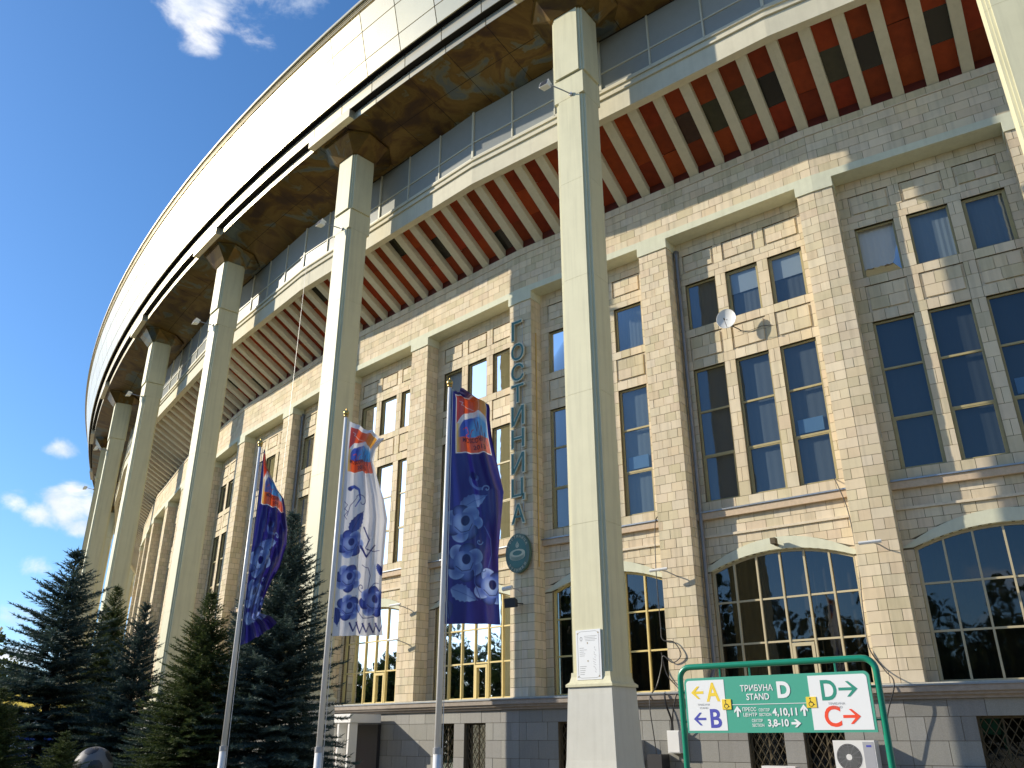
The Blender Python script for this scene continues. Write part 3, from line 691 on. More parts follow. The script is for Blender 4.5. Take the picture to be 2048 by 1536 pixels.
# ------------------------------------------------------------------ columns
DC = {0: .12, 1: .095, 2: -.10, 3: -.22, 4: -.12, 5: .2}
def column(i):
    s = i * SP + DC.get(i, 0); c, t, n = fr(s)
    def P(x, d, h): return (c[0] + t[0] * x + n[0] * d, c[1] + t[1] * x + n[1] * d, h + EYE)
    def ring(w, d0, d1, nt=None):
        if nt is None: return [(-w, d0), (w, d0), (w, d1), (-w, d1)]
        a, b = nt   # stepped corners: two steps a wide, b deep
        return [(-w + 2 * a, d0), (w - 2 * a, d0), (w - 2 * a, d0 + b), (w - a, d0 + b), (w - a, d0 + 2 * b), (w, d0 + 2 * b),
                (w, d1 - 2 * b), (w - a, d1 - 2 * b), (w - a, d1 - b), (w - 2 * a, d1 - b), (w - 2 * a, d1), (-w + 2 * a, d1), (-w + 2 * a, d1 - b), (-w + a, d1 - b), (-w + a, d1 - 2 * b), (-w, d1 - 2 * b),
                (-w, d0 + 2 * b), (-w + a, d0 + 2 * b), (-w + a, d0 + b), (-w + 2 * a, d0 + b)]
    def loft(mb, secs, capb=True, capt=True):
        m = len(secs[0][0]); b = len(mb.v)
        for r, h in secs:
            for x, d in r: mb.v.append(P(x, d, h))
        for k in range(len(secs) - 1):
            for j in range(m):
                j2 = (j + 1) % m; mb.f.append((b + k * m + j, b + k * m + j2, b + (k + 1) * m + j2, b + (k + 1) * m + j)); mb.c.append((1, 1, 1))
        if capb: mb.f.append(tuple(b + j for j in range(m))); mb.c.append((1, 1, 1))
        if capt: mb.f.append(tuple(b + (len(secs) - 1) * m + j for j in range(m))[::-1]); mb.c.append((1, 1, 1))
    w = .55
    sh = MB(); jz = [1.38, 5.0, 8.6, 12.2, 15.6, 18.84]
    for a, b in zip(jz[:-1], jz[1:]):
        loft(sh, [(ring(w, 0, 1.0, (.075, .055)), a), (ring(w, 0, 1.0, (.075, .055)), b - .007)])
    loft(sh, [(ring(w - .01, .01, .99, (.075, .055)), 1.4), (ring(w - .01, .01, .99, (.075, .055)), 18.9)])
    loft(sh, [(ring(w + .004, -.004, 1.004), 18.84), (ring(w + .004, -.004, 1.004), 19.70), (ring(w - .03, .03, .97), 19.76)])
    shaft = sh.build('column', 'column_paint', stadium)
    bl = MB(); loft(bl, [(ring(w + .05, -.07, 1.05, (.075, .06)), 19.76), (ring(w + .05, -.07, 1.05, (.075, .06)), 22.5)]); bl.build('column_head', 'column_paint', shaft)
    cp = MB(); wo = .60
    loft(cp, [(ring(w + .10, -.10, 1.10), 1.075), (ring(w + .10, -.10, 1.10), 1.13), (ring(w + .03, -.03, 1.03), 1.19), (ring(w + .0, 0.0, 1.0), 1.30), (ring(w - .005, .005, .995), 1.40)])
    cp.build('base_moulding', 'column_paint', shaft)
    pl = MB(); loft(pl, [(ring(w + .30, -.30, 1.3), -1.7), (ring(w + .16, -.16, 1.16), -1.0), (ring(w + .12, -.11, 1.11), -.5), (ring(w + .065, -.065, 1.065), .9), (ring(w + .055, -.055, 1.055), 1.072)])
    pl.build('column_plinth', 'plinth_paint', shaft)
    ca = MB()
    def octo(hx, hy, q, cy=.5):
        return [(-hx + q, cy - hy), (hx - q, cy - hy), (hx, cy - hy + q), (hx, cy + hy - q), (hx - q, cy + hy), (-hx + q, cy + hy), (-hx, cy + hy - q), (-hx, cy - hy + q)]
    r0 = octo(.66, .62, .12); r1 = octo(1.40, 1.10, .62, .5); r2 = octo(1.46, 1.16, .65, .5); b0 = len(ca.v)
    for r, hf in ((r0, None), (r1, .10), (r2, .07), (r2, .005)):
        for x, d in r: ca.v.append(P(x, d, 22.44 if hf is None else SZ(d) - hf))
    for k in range(3):
        for j in range(8): j2 = (j + 1) % 8; ca.f.append((b0 + k * 8 + j, b0 + k * 8 + j2, b0 + k * 8 + 8 + j2, b0 + k * 8 + 8 + j)); ca.c.append((1, 1, 1))
    ca.f.append(tuple(b0 + j for j in range(8))); ca.c.append((1, 1, 1))
    ca.build('column_capital', 'bronze_soffit', shaft)
    # box on the roof edge above the column
    bx = MB(); f = [Q(s - 1.45, -1.075, 23.22), Q(s + 1.45, -1.075, 23.22), Q(s + 1.45, -1.075, 23.63), Q(s - 1.45, -1.075, 23.63)]; b = [Q(s - 1.45, -.7, 23.22), Q(s + 1.45, -.7, 23.22), Q(s + 1.45, -.7, 23.63), Q(s - 1.45, -.7, 23.63)]
    bx.hexa(f + b, (.85, .85, .85)); bx.build('roof_edge_box', 'gold_metal', shaft)
    return P
CP = {}
for i in range(I0, I1 + 1): CP[i] = column(i)

# ------------------------------------------------------------------ lamps on the columns
def floodlight(i):
    P = CP[i]; o = empty('floodlight', '', 'floodlight', 'floodlights high on the columns', P(.30, 0, 18.92))
    O = P(.30, 0, 18.92)
    def add(mb, name, m): join_local(mb, O).build(name, m, o)
    mb = MB(); mb.tube([P(-.10, -.005, 18.92), P(-.10, -.06, 18.92)], .07, 8); mb.tube([P(-.10, -.05, 18.92), P(.05, -.30, 18.98), P(.32, -.62, 19.12)], .022, 6); add(mb, 'bracket', 'grey_metal')
    mb = MB(); a, d, h = .42, -.72, 19.12
    mb.hexa([P(a - .16, d - .12, h - .16), P(a + .16, d - .12, h - .16), P(a + .16, d - .02, h + .12), P(a - .16, d - .02, h + .12), P(a - .13, d + .14, h - .12), P(a + .13, d + .14, h - .12), P(a + .13, d + .2, h + .08), P(a - .13, d + .2, h + .08)]); add(mb, 'lamp_housing', 'white_metal')
    mb = MB(); mb.hexa([P(a - .13, d - .128, h - .13), P(a + .13, d - .128, h - .13), P(a + .13, d - .045, h + .09), P(a - .13, d - .045, h + .09), P(a - .13, d - .115, h - .13), P(a + .13, d - .115, h - .13), P(a + .13, d - .03, h + .09), P(a - .13, d - .03, h + .09)]); add(mb, 'lamp_glass', 'dark_metal')
    return o
wh = {1: 'grey floodlight on a bent arm on the nearest full column', 2: 'floodlight on the second column, just behind the white flag', 3: 'small floodlight on the third column from the right, above the leftmost flag',
      4: 'floodlight on the fourth column from the right, against the bronze soffit', 5: 'tiny floodlight on the fifth column from the right, near the left roof edge', 6: 'farthest floodlight, a speck on the leftmost column against the sky'}
for i in range(1, 7):
    o = floodlight(i); o['label'] = wh[i]
# cord tying the second column's lamps, thin lightning wire between columns
mb = MB(); a = W(2, 5.3, 1.70, 20.3); mb.tube([W(2, 5.3, 1.62, 20.4), W(2, 5.3, 1.60, 9.0)], .008, 5)
tagit(mb.build('lightning_wire', 'grey_metal'), 'thin pale wire hanging from the gallery beam between second and third columns', 'wire')

# ------------------------------------------------------------------ text
FONT_CACHE = {}
def text_polys(body, bold=0.0):
    k = (body, bold)
    if k in FONT_CACHE: return FONT_CACHE[k]
    c = bpy.data.curves.new('t', 'FONT'); c.body = body; c.size = 1; c.offset = bold; c.resolution_u = 4
    o = bpy.data.objects.new('t', c); COL.objects.link(o); bpy.context.view_layer.update()
    me = bpy.data.meshes.new_from_object(o)
    v = [tuple(x.co[:2]) for x in me.vertices]; f = [tuple(p.vertices) for p in me.polygons]
    bpy.data.objects.remove(o); bpy.data.curves.remove(c)
    xs = [a[0] for a in v]; ys = [a[1] for a in v]; x0, x1, y0, y1 = min(xs), max(xs), min(ys), max(ys)
    v = [((a - x0) / (x1 - x0), (b - y0) / (y1 - y0)) for a, b in v]
    FONT_CACHE[k] = (v, f, (x1 - x0) / (y1 - y0)); return FONT_CACHE[k]
def text_on(mb, body, M, x, y, w, h, bold=0.0, c=(1, 1, 1), d=0.0, thick=0.0, ital=0.0):
    """letters filling the box (x, y)-(x+w, y+h) on plane M(a, b, depth)"""
    v, f, asp = text_polys(body, bold)
    b = len(mb.v); mb.v.extend([M(x + a * w + ital * bb * h, y + bb * h, d + thick) for a, bb in v])
    for q in f: mb.f.append(tuple(b + k for k in q)); mb.c.append(c)
    if thick:
        b2 = len(mb.v); mb.v.extend([M(x + a * w + ital * bb * h, y + bb * h, d) for a, bb in v])
        cnt = {}
        for q in f:
            for k in range(len(q)):
                e = (q[k], q[(k + 1) % len(q)]); cnt[tuple(sorted(e))] = cnt.get(tuple(sorted(e)), 0) + 1
        for q in f:
            for k in range(len(q)):
                e = (q[k], q[(k + 1) % len(q)])
                if cnt[tuple(sorted(e))] == 1: mb.f.append((b + e[0], b2 + e[0], b2 + e[1], b + e[1])); mb.c.append(c)
def ellipse_on(mb, M, x, y, rx, ry, d, c=(1, 1, 1), n=36, a0=0, a1=360, inner=None):
    ps = [(math.radians(a0 + (a1 - a0) * k / n)) for k in range(n + 1)]
    if inner is None:
        mb.poly([M(x + rx * math.cos(t), y + ry * math.sin(t), d) for t in ps[:-1]], c)
    else:
        for k in range(n):
            t, u = ps[k], ps[k + 1]; q = inner
            mb.poly([M(x + rx * q * math.cos(t), y + ry * q * math.sin(t), d), M(x + rx * math.cos(t), y + ry * math.sin(t), d), M(x + rx * math.cos(u), y + ry * math.sin(u), d), M(x + rx * q * math.cos(u), y + ry * q * math.sin(u), d)], c)
def stroke_on(mb, M, pts, w, d, c=(1, 1, 1)):
    P = [Vector((a, b)) for a, b in pts]
    L = []; Rr = []
    for k, p in enumerate(P):
        t = (P[min(k + 1, len(P) - 1)] - P[max(k - 1, 0)]); t.normalize(); nn = Vector((-t.y, t.x)) * w / 2
        L.append(p + nn); Rr.append(p - nn)
    for k in range(len(P) - 1): mb.poly([M(*L[k], d), M(*Rr[k], d), M(*Rr[k + 1], d), M(*L[k + 1], d)], c)

# hotel lettering on the folded pilaster between the first and second columns (facet 2 side of the fold)
eL2 = ends(2, OW)[0]; eR1 = ends(1, OW)[1]
pa = np.array(W(1, eR1 - .5, OW, 0)[:2]); pb = np.array(W(2, eL2 + .5, OW, 0)[:2]); tdir = (pb - pa) / np.linalg.norm(pb - pa); pn_ = np.array([tdir[1], -tdir[0]])
if pn_ @ (np.array([0, 0]) - pa) < 0: pn_ = -pn_
pc = (pa + pb) / 2 + pn_ * .06
def PD(a, b, d):      # a to the right seen from the street, b height above the eye, d outwards
    p = pc - tdir * a + pn_ * d; return (p[0], p[1], b + EYE)
hotel = empty('hotel_sign', 'vertical green letters with pale edges spelling ГОСТИНИЦА down the pilaster', 'sign', loc=PD(0, 6.7, 0))
OH = PD(0, 6.7, 0)
zt = [(14.46, 13.65), (13.51, 12.81), (12.68, 11.98), (11.84, 11.13), (10.99, 10.24), (10.10, 9.40), (9.21, 8.46), (8.28, 7.48), (7.36, 6.68)]
for k, ch in enumerate('ГОСТИНИЦА'):
    a, b = zt[k]; w = .50 if ch in 'Г' else .60; h = a - b
    xoff = -.02 - (.03 if ch == 'Г' else 0)
    e = MB(); text_on(e, ch, PD, -w / 2 + xoff - .02, b - .02, w + .04, h + .04, .024, d=.02, thick=.07); pe = join_local(e, OH).build('letter', 'letter_edge', hotel)
    g = MB(); text_on(g, ch, PD, -w / 2 + xoff + .015, b + .015, w - .03, h - .03, .0, d=.085, thick=.012); join_local(g, OH).build('letter_face', 'green_letter', pe)
rails = MB()
for x in (-.20, .16): rails.tube([PD(x, 6.6, .01), PD(x, 14.5, .01)], .012, 5)
join_local(rails, OH).build('mounting_rail', 'grey_metal', hotel)
# oval emblem
EM = PD(0, 5.66, 0)
emb = empty('hotel_emblem', 'green oval hotel emblem with a stadium drawn in it, under the vertical letters', 'sign', loc=EM)
eb = MB(); n = 40; rx, ry = .53, .66
f = [PD(rx * math.cos(2 * math.pi * k / n) - .02, 5.66 + ry * math.sin(2 * math.pi * k / n), .14) for k in range(n)]
b = [PD(rx * math.cos(2 * math.pi * k / n) - .02, 5.66 + ry * math.sin(2 * math.pi * k / n), .01) for k in range(n)]
eb.v = f + b; eb.f = [tuple(range(n))] + [(k, (k + 1) % n, n + (k + 1) % n, n + k) for k in range(n)]; eb.c = [(1, 1, 1)] * (n + 1)
join_local(eb, EM).build('backing', mat('emblem_grey_green', (.06, .12, .095), .5), emb)
m1 = MB(); ellipse_on(m1, PD, -.02, 5.66, .40, .50, .145); join_local(m1, EM).build('green_field', 'green_letter', emb)
m2 = MB()
def ring_text(word, a_mid, span, flip):
    for k, ch in enumerate(word):
        t = a_mid + (-1 if not flip else 1) * span * ((k + .5) / len(word) - .5); a = math.radians(t)
        px_, py_ = -.02 + .455 * math.cos(a), 5.66 + .57 * math.sin(a)
        rot = a - math.pi / 2 if not flip else a + math.pi / 2
        def MM(x, y, d, px_=px_, py_=py_, rot=rot): return PD(px_ + x * math.cos(rot) - y * math.sin(rot), py_ + x * math.sin(rot) + y * math.cos(rot), d)
        text_on(m2, ch, MM, -.04, -.05, .08, .10, .03, d=.147)
ring_text('ГОСТИНИЦА', 90, 135, False); join_local(m2, EM).build('upper_lettering', mat('emblem_pale', (.50, .50, .36), .5), emb); m2 = MB()
ring_text('ЛУЖНИКИ', 270, 110, True); join_local(m2, EM).build('lower_lettering', 'emblem_pale', emb); m2 = MB()
# the little stadium bowl and drop-shaped mark
ellipse_on(m2, PD, -.02, 5.66, .33, .13, .149, inner=.62); 
for k in range(25):
    t = math.radians(180 + 180 * k / 24); x = -.02 + .33 * math.cos(t); y = 5.66 + .13 * math.sin(t)
    stroke_on(m2, PD, [(x, y), (x, y - .12)], .014, .149)
ellipse_on(m2, PD, -.02, 5.54, .33, .13, .149, a0=180, a1=360, inner=.94)
join_local(m2, EM).build('bowl_drawing', 'emblem_pale', emb); m2 = MB()
ellipse_on(m2, PD, -.02, 5.92, .075, .085, .149, inner=.6); ellipse_on(m2, PD, -.02, 5.915, .03, .04, .149); m2.poly([PD(-.06, 5.985, .149), PD(.02, 5.985, .149), PD(-.02, 6.06, .149)])
join_local(m2, EM).build('drop_mark', 'emblem_pale', emb)
# camera stub and dark box below the emblem
O = PD(-.1, 4.4, 0); sc_ = empty('security_camera', 'pale tube camera on the pilaster just below the oval emblem', 'camera', loc=O)
mb = MB(); mb.tube([PD(-.42, 4.47, .42), PD(-.05, 4.50, .38)], .07, 10); join_local(mb, O).build('camera_tube', 'white_metal', sc_)
mb = MB(); mb.tube([PD(.05, 4.38, 0), PD(.03, 4.44, .2), PD(-.12, 4.49, .36)], .02, 6); join_local(mb, O).build('bracket', 'grey_metal', sc_)
O = PD(-.15, 4.0, 0); sp_ = empty('dark_floodlight', 'small black box floodlight on the pilaster under the tube camera', 'floodlight', loc=O)
mb = MB(); mb.hexa([PD(-.38, 3.86, .38), PD(.06, 3.86, .34), PD(.06, 4.16, .38), PD(-.38, 4.16, .42), PD(-.30, 3.90, .18), PD(.0, 3.90, .16), PD(.0, 4.12, .16), PD(-.30, 4.12, .18)]); join_local(mb, O).build('lamp_housing', 'dark_metal', sp_)
mb = MB(); mb.tube([PD(.1, 4.0, 0), PD(0, 4.0, .2)], .02, 6); join_local(mb, O).build('bracket', 'dark_metal', sp_)

# small lamps on arms on the other pilasters
def arm_lamp(i, x, h, label):
    O = W(i, x, OW, h); o = empty('arm_lamp', label, 'lamp', 'small tube lamps on the stone pilasters', O)
    mb = MB(); mb.tube([W(i, x - .05, OW - .01, h - .1), W(i, x + .1, OW - .25, h), W(i, x + .25, OW - .40, h + .05)], .018, 6); join_local(mb, O).build('bracket', 'grey_metal', o)
    mb = MB(); mb.tube([W(i, x + .02, OW - .38, h + .06), W(i, x + .55, OW - .46, h + .04)], .045, 8); join_local(mb, O).build('lamp_tube', 'white_metal', o)
arm_lamp(1, .05, 4.40, 'tube lamp on the pilaster right of the nearest full column, beside the drainpipe')
arm_lamp(0, 5.45, 4.40, 'rightmost tube lamp, on the pilaster right of the arched window above the green sign')
arm_lamp(2, .15, 4.50, 'tube lamp on the pilaster between the white flag and the nearest blue flag')
arm_lamp(2, .15, 3.25, 'lower tube lamp on the pilaster between the white flag and the nearest blue flag')
O = W(1, -2.9, RC, 4.95); al = empty('arch_lamp', 'small box lamp on the crown of the arch above the green sign', 'lamp', loc=O)
mb = MB(); strip(mb, 1, -2.97, -2.83, RC - .36, RC - .16, 4.90, 5.06); join_local(mb, O).build('lamp_housing', 'rust_iron', al)
mb = MB(); strip(mb, 1, -2.94, -2.86, RC - .16, RC - .02, 4.88, 4.93); join_local(mb, O).build('bracket', 'rust_iron', al)

# satellite dish
O = W(1, -2.55, RC, 11.95); ds = empty('satellite_dish', 'white satellite dish mounted between upper windows of the stone wall', 'satellite dish', loc=O)
dc = Vector(W(1, -2.38, RC - .50, 12.02)); az_ = Vector((-.50, -.86, -.02)).normalized(); ux = az_.cross(Vector((0, 0, 1))).normalized(); uy = ux.cross(az_)
mb = MB(); n = 28; rings = []
for r in range(6):
    q = r / 5; rr = .30 * q; dep = -.07 * (1 - q * q)
    for k in range(n):
        t = 2 * math.pi * k / n; mb.v.append(tuple(dc + ux * rr * math.cos(t) + uy * rr * 1.08 * math.sin(t) + az_ * dep))
for r in range(5):
    for k in range(n): k2 = (k + 1) % n; mb.f.append((r * n + k, r * n + k2, (r + 1) * n + k2, (r + 1) * n + k)); mb.c.append((1, 1, 1))
join_local(mb, O).build('reflector', 'white_metal', ds, smooth=True)
mb = MB(); mb.tube([tuple(dc + ux * .302 * math.cos(2 * math.pi * k / n) + uy * .326 * math.sin(2 * math.pi * k / n)) for k in range(n + 1)], .008, 5); join_local(mb, O).build('rim', 'white_metal', ds)
mb = MB(); foc = dc + az_ * .26 - uy * .12; mb.tube([tuple(dc - uy * .31), tuple(foc)], .009, 5); mb.tube([tuple(foc - az_ * .05), tuple(foc + az_ * .02)], .025, 8); join_local(mb, O).build('receiver', 'dark_metal', ds)
mb = MB(); mb.tube([tuple(dc - az_ * .07), tuple(dc - az_ * .16 - Vector((0, 0, .12))), W(1, -2.62, RC - .12, 11.72), W(1, -2.62, RC, 11.72)], .018, 6); join_local(mb, O).build('mount', 'dark_metal', ds)
mb = MB(); mb.tube([W(1, -2.55, RC - .06, 11.70), W(1, -2.9, RC - .03, 11.62), W(1, -3.3, RC - .03, 11.66), W(1, -3.62, RC - .02, 11.60)], .008, 5); tagit(mb.build('dish_cable', 'cable_black'), 'thin cable running right along the wall from the satellite dish', 'cable')

# drainpipes
def drainpipe(i, x, label):
    O = W(i, x, RC - .10, -1.6); o = empty('drainpipe', label, 'drainpipe', 'grey drainpipes beside the pilasters', O)
    mb = MB(); mb.tube([W(i, x, RC - .10, -1.6), W(i, x, RC - .42, .6), W(i, x, RC - .44, 1.4), W(i, x, RC - .14, 1.8), W(i, x, RC - .12, 8), W(i, x, RC - .12, 15.0)], .062, 10); join_local(mb, O).build('pipe', 'zinc', o)
    mb = MB(); mb.tube([W(i, x, RC - .12, 15.0), W(i, x, RC - .12, 15.12), W(i, x + .03, RC - .05, 15.3)], .062, 10, r2=.1); join_local(mb, O).build('pipe_head', 'zinc', o)
    for h in (3, 5.3, 7.6, 9.9, 12.2, 14.2): mb = MB(); mb.tube([W(i, x, RC - .12, h), W(i, x, RC - .12, h + .05)], .075, 10); join_local(mb, O).build('clamp', 'zinc', o)
    return o
drainpipe(1, DP[1] - .525 - .13, 'grey drainpipe right of the pilaster beside the nearest full column')
drainpipe(3, DP[3] - .525 - .13, 'grey drainpipe beside the pilaster seen between the second and third columns')
# gas pipe on the side of the lettered pilaster
mb = MB(); mb.tube([W(1, eR1 - .56, OW + .25, 5.2), W(1, eR1 - .56, OW + .25, 13.9)], .025, 8); tagit(mb.build('wall_pipe', mat('pipe_yellow', (.60, .40, .12), .5)), 'thin yellow pipe running down the shaded side of the lettered pilaster', 'pipe')

# cables from the windows
def cable(pts, label, r=.014, m='cable_black'):
    # smooth a hand-placed line
    P = [Vector(p) for p in pts]; out = []
    for k in range(len(P) - 1):
        p0 = P[max(k - 1, 0)]; p1 = P[k]; p2 = P[k + 1]; p3 = P[min(k + 2, len(P) - 1)]
        for q in range(6):
            t = q / 6; out.append(.5 * ((2 * p1) + (-p0 + p2) * t + (2 * p0 - 5 * p1 + 4 * p2 - p3) * t * t + (-p0 + 3 * p1 - 3 * p2 + p3) * t ** 3))
    out.append(P[-1]); mb = MB(); mb.tube([tuple(p) for p in out], r, 6); return tagit(mb.build('hanging_cable', m), label, 'cable')
cable([W(1, -4.72, RC - .02, 6.50), W(1, -4.85, RC - .22, 6.2), W(1, -5.0, RC - .24, 5.5), W(1, -5.06, OW + .30, 4.2), W(1, -5.02, OW + .15, 2.9), W(1, -5.06, OW - .02, 2.0), W(1, -5.35, OW - .06, 1.45), W(1, -5.6, OW - .42, 1.1), W(1, -5.3, OW - .48, .2), W(1, -5.2, OW - .3, -1.5)],
      'black cable dropping from the open window to the right end of the green sign', .015)
cable([W(1, .72, RC - .02, 6.30), W(1, .74, RC - .25, 6.0), W(1, .62, OW - .03, 4.6), W(1, .60, OW - .03, 3.0), W(1, .56, OW - .04, 2.55), W(1, .2, OW - .06, 2.45), W(1, .0, OW - .08, 2.1), W(1, .28, OW - .06, 1.9), W(1, .58, OW - .04, 2.1), W(1, .66, OW - .04, 1.8), W(1, .82, OW - .1, 1.3), W(1, .88, OW - .46, .9), W(1, .80, OW - .46, -.1), W(1, .76, OW - .3, -1.5)],
      'looped black cable hanging down the pilaster right of the nearest full column', .016)
cable([W(1, .64, OW - .03, 2.2), W(1, .5, OW - .05, 1.6), W(1, .15, OW - .1, 1.2), W(1, .05, OW - .47, 1.0), W(1, .2, OW - .47, .5), W(1, .28, OW - .32, .05)], 'second black cable curving behind the left end of the green sign', .016)
cable([W(1, .40, OW - .46, 1.08), W(1, .36, OW - .5, .8), W(1, .3, OW - .36, .4), W(1, .33, OW - .33, .1)], 'thick dark hose running into the white electric box', .028)
O = W(1, .28, OW - .3, -.4); eb_ = empty('electric_box', 'small white electric box on the granite base left of the green sign', 'electric box', loc=O)
mb = MB(); strip(mb, 1, .08, .44, OW - .40, OW - .155, -.42, .14); join_local(mb, O).build('cabinet', 'white_metal', eb_)
mb = MB(); strip(mb, 1, .095, .425, OW - .415, OW - .402, -.40, .12); join_local(mb, O).build('door', 'plastic_white', eb_)

# air conditioners
def aircon(i, x0, z0, w, h, label):
    O = W(i, x0, OW - .2, z0); o = empty('air_conditioner', label, 'air conditioner', 'air conditioners on the granite base', O)
    def add(mb, n, m, **k): return join_local(mb, O).build(n, m, o, **k)
    mb = MB(); strip(mb, i, x0, x0 + w, OW - .58, OW - .25, z0, z0 + h); add(mb, 'case', 'plastic_white')
    Mx = lambda a, b, d: W(i, x0 + w - a, OW - .58 - d, z0 + b)       # a to the right seen from the street
    mb = MB(); cx_, cy_ = w * .36, h * .5; r = h * .40
    ellipse_on(mb, Mx, cx_, cy_, r, r, .003, n=28); add(mb, 'fan_opening', 'dark_metal')
    mb = MB()
    for q in range(1, 8): ellipse_on(mb, Mx, cx_, cy_, r * (q + 1) / 8.5, r * (q + 1) / 8.5, .012, n=28, inner=1 - .25 / (q + 1))
    for q in range(12): t = math.pi * 2 * q / 12; stroke_on(mb, Mx, [(cx_ + .2 * r * math.cos(t), cy_ + .2 * r * math.sin(t)), (cx_ + r * math.cos(t), cy_ + r * math.sin(t))], .008, .014)
    add(mb, 'fan_guard', 'print_grey')
    mb = MB(); ellipse_on(mb, Mx, cx_, cy_, r * .24, r * .24, .018, n=18); add(mb, 'fan_hub', 'plastic_white')
    mb = MB(); mb.hexa([Mx(w * .72, .03, .004), Mx(w - .02, .03, .004), Mx(w - .02, h - .03, .004), Mx(w * .72, h - .03, .004), Mx(w * .72, .03, 0), Mx(w - .02, .03, 0), Mx(w - .02, h - .03, 0), Mx(w * .72, h - .03, 0)]); add(mb, 'side_panel', mat('ac_grey', (.36, .37, .40), .5))
    mb = MB(); mb.poly([Mx(w * .80, h * .80, .006), Mx(w * .92, h * .80, .006), Mx(w * .92, h * .86, .006), Mx(w * .80, h * .86, .006)]); add(mb, 'maker_badge', 'print_blue')
    mb = MB()
    for q in (.15, .85): strip(mb, i, x0 + w * q - .02, x0 + w * q + .02, OW - .60, OW - .15, z0 - .04, z0 - .002)
    add(mb, 'wall_brackets', 'grey_metal')
aircon(1, -4.98, -.82, .95, .72, 'white air conditioner with round fan on the granite base below the green sign')
aircon(1, -3.05, -1.30, .85, .62, 'low air conditioner, only its top showing, under the middle of the green sign')
aircon(0, 3.9, -1.32, .9, .62, 'low air conditioner at the bottom edge, right of the green sign')
# white box and cabinets low by the column
O = W(1, 1.3, OW - .3, -1.6); cb = empty('meter_cabinet', 'low grey metal cabinet on the base just right of the nearest full column', 'cabinet', loc=O)
mb = MB(); strip(mb, 1, 1.30, 1.65, OW - .42, OW - .155, -1.1, -.10); join_local(mb, O).build('cabinet_body', 'grey_metal', cb)
mb = MB(); strip(mb, 1, .55, .98, OW - .60, OW - .155, -1.6, -.45); tagit(mb.build('dark_cabinet', 'dark_metal'), 'dark cabinet standing against the base behind the left post of the green sign', 'cabinet')

# plaque on the near column
P1_ = CP[1]
O = P1_(0, -.03, 1.23); pq = empty('notice_board', 'white framed notice with fine text on the nearest full column', 'notice', loc=O)
PM = lambda a, b, d: P1_(.36 - a, -.012 - d, 1.23 + b)
mb = MB(); mb.hexa([PM(0, 0, .02), PM(.70, 0, .02), PM(.70, 1.14, .02), PM(0, 1.14, .02), PM(0, 0, 0), PM(.70, 0, 0), PM(.70, 1.14, 0), PM(0, 1.14, 0)]); join_local(mb, O).build('board', 'sign_white', pq)
mb = MB()
x0, x1, y0, y1, q = .05, .65, .04, 1.10, .10
pts = []
for cx_, cy_, a0 in ((x1 - q, y1 - q, 0), (x0 + q, y1 - q, 90), (x0 + q, y0 + q, 180), (x1 - q, y0 + q, 270)):
    for k in range(7): t = math.radians(a0 + 90 * k / 6); pts.append((cx_ + q * math.cos(t), cy_ + q * math.sin(t)))
pts.append(pts[0]); stroke_on(mb, PM, pts, .008, .022)
for k in range(4):
    y = .99 - k * .035; stroke_on(mb, PM, [(.24 + .01 * k, y), (.60 - .05 * (k % 2), y)], .008, .022)
for y, n in ((.72, 5), (.30, 5)):
    for k in range(n): stroke_on(mb, PM, [(.10, y - k * .045), (.10 + R_.uniform(.12, .22), y - k * .045)], .009, .022)
for k in range(11): stroke_on(mb, PM, [(.50 + R_.uniform(-.03, .03), .74 - k * .055), (.54 + R_.uniform(-.02, .03), .70 - k * .055)], .007, .022)
ellipse_on(mb, PM, .15, .93, .035, .05, .022, inner=.7)
join_local(mb, O).build('notice_print', 'print_grey', pq)
mb = MB()
for a, b in ((.05, 1.06), (.64, 1.06), (.05, .07), (.64, .07), (.33, .83), (.33, .42)): ellipse_on(mb, PM, a, b, .016, .016, .024, n=10)
join_local(mb, O).build('screw_heads', 'brass', pq)

# ------------------------------------------------------------------ direction sign on its green tube frame
SK = .86; SL, SR = np.array([2.554, 12.91]) * SK, np.array([4.645, 11.31]) * SK; sd = (SR - SL) / np.linalg.norm(SR - SL); SW = float(np.linalg.norm(SR - SL)) / SK; sn = np.array([sd[1], -sd[0]])
if sn @ (-SL) < 0: sn = -sn
BZ = 1.65 + .04 * SK; TZ = BZ + .74
def S(a, b, d): p = SL + sd * a * SK + sn * d; return (p[0], p[1], BZ + b * SK)      # a along, b up from the panel's lower edge, d towards the street
SH = TZ - BZ
O = (SL[0] + sd[0] * SW * SK / 2, SL[1] + sd[1] * SW * SK / 2, 0)
sg = empty('direction_sign', 'green and white stand direction sign with arrows on a green tube frame', 'sign', loc=O)
def sadd(mb, n, m, par=None, **k): return join_local(mb, O).build(n, m, par or sg, **k)
mb = MB(); r = .16; xl, xr, zt_ = -.085, SW + .085, SH + .16
pts = [S(xl, -BZ / SK, -.02), S(xl, -.8, -.02), S(xl, zt_ - r, -.02)] + [S(xl + r - r * math.cos(math.radians(a)), zt_ - r + r * math.sin(math.radians(a)), -.02) for a in range(15, 91, 15)] + [S(SW / 2, zt_, -.02)] + [S(xr - r + r * math.sin(math.radians(a)), zt_ - r + r * math.cos(math.radians(a)), -.02) for a in range(0, 91, 15)] + [S(xr, -.8, -.02), S(xr, -BZ / SK, -.02)]
mb.tube(pts, .037, 12); sadd(mb, 'tube_frame', 'frame_green', smooth=True)
mb = MB()
for a in (.55, 1.0, 2.2): mb.tube([S(a, SH - .01, -.02), S(a, zt_ - .03, -.02)], .012, 6)
for b in (.15, .55):
    mb.tube([S(xl, b, -.02), S(.02, b, -.02)], .012, 6); mb.tube([S(xr, b, -.02), S(SW - .02, b, -.02)], .012, 6)
sadd(mb, 'hangers', 'frame_green')
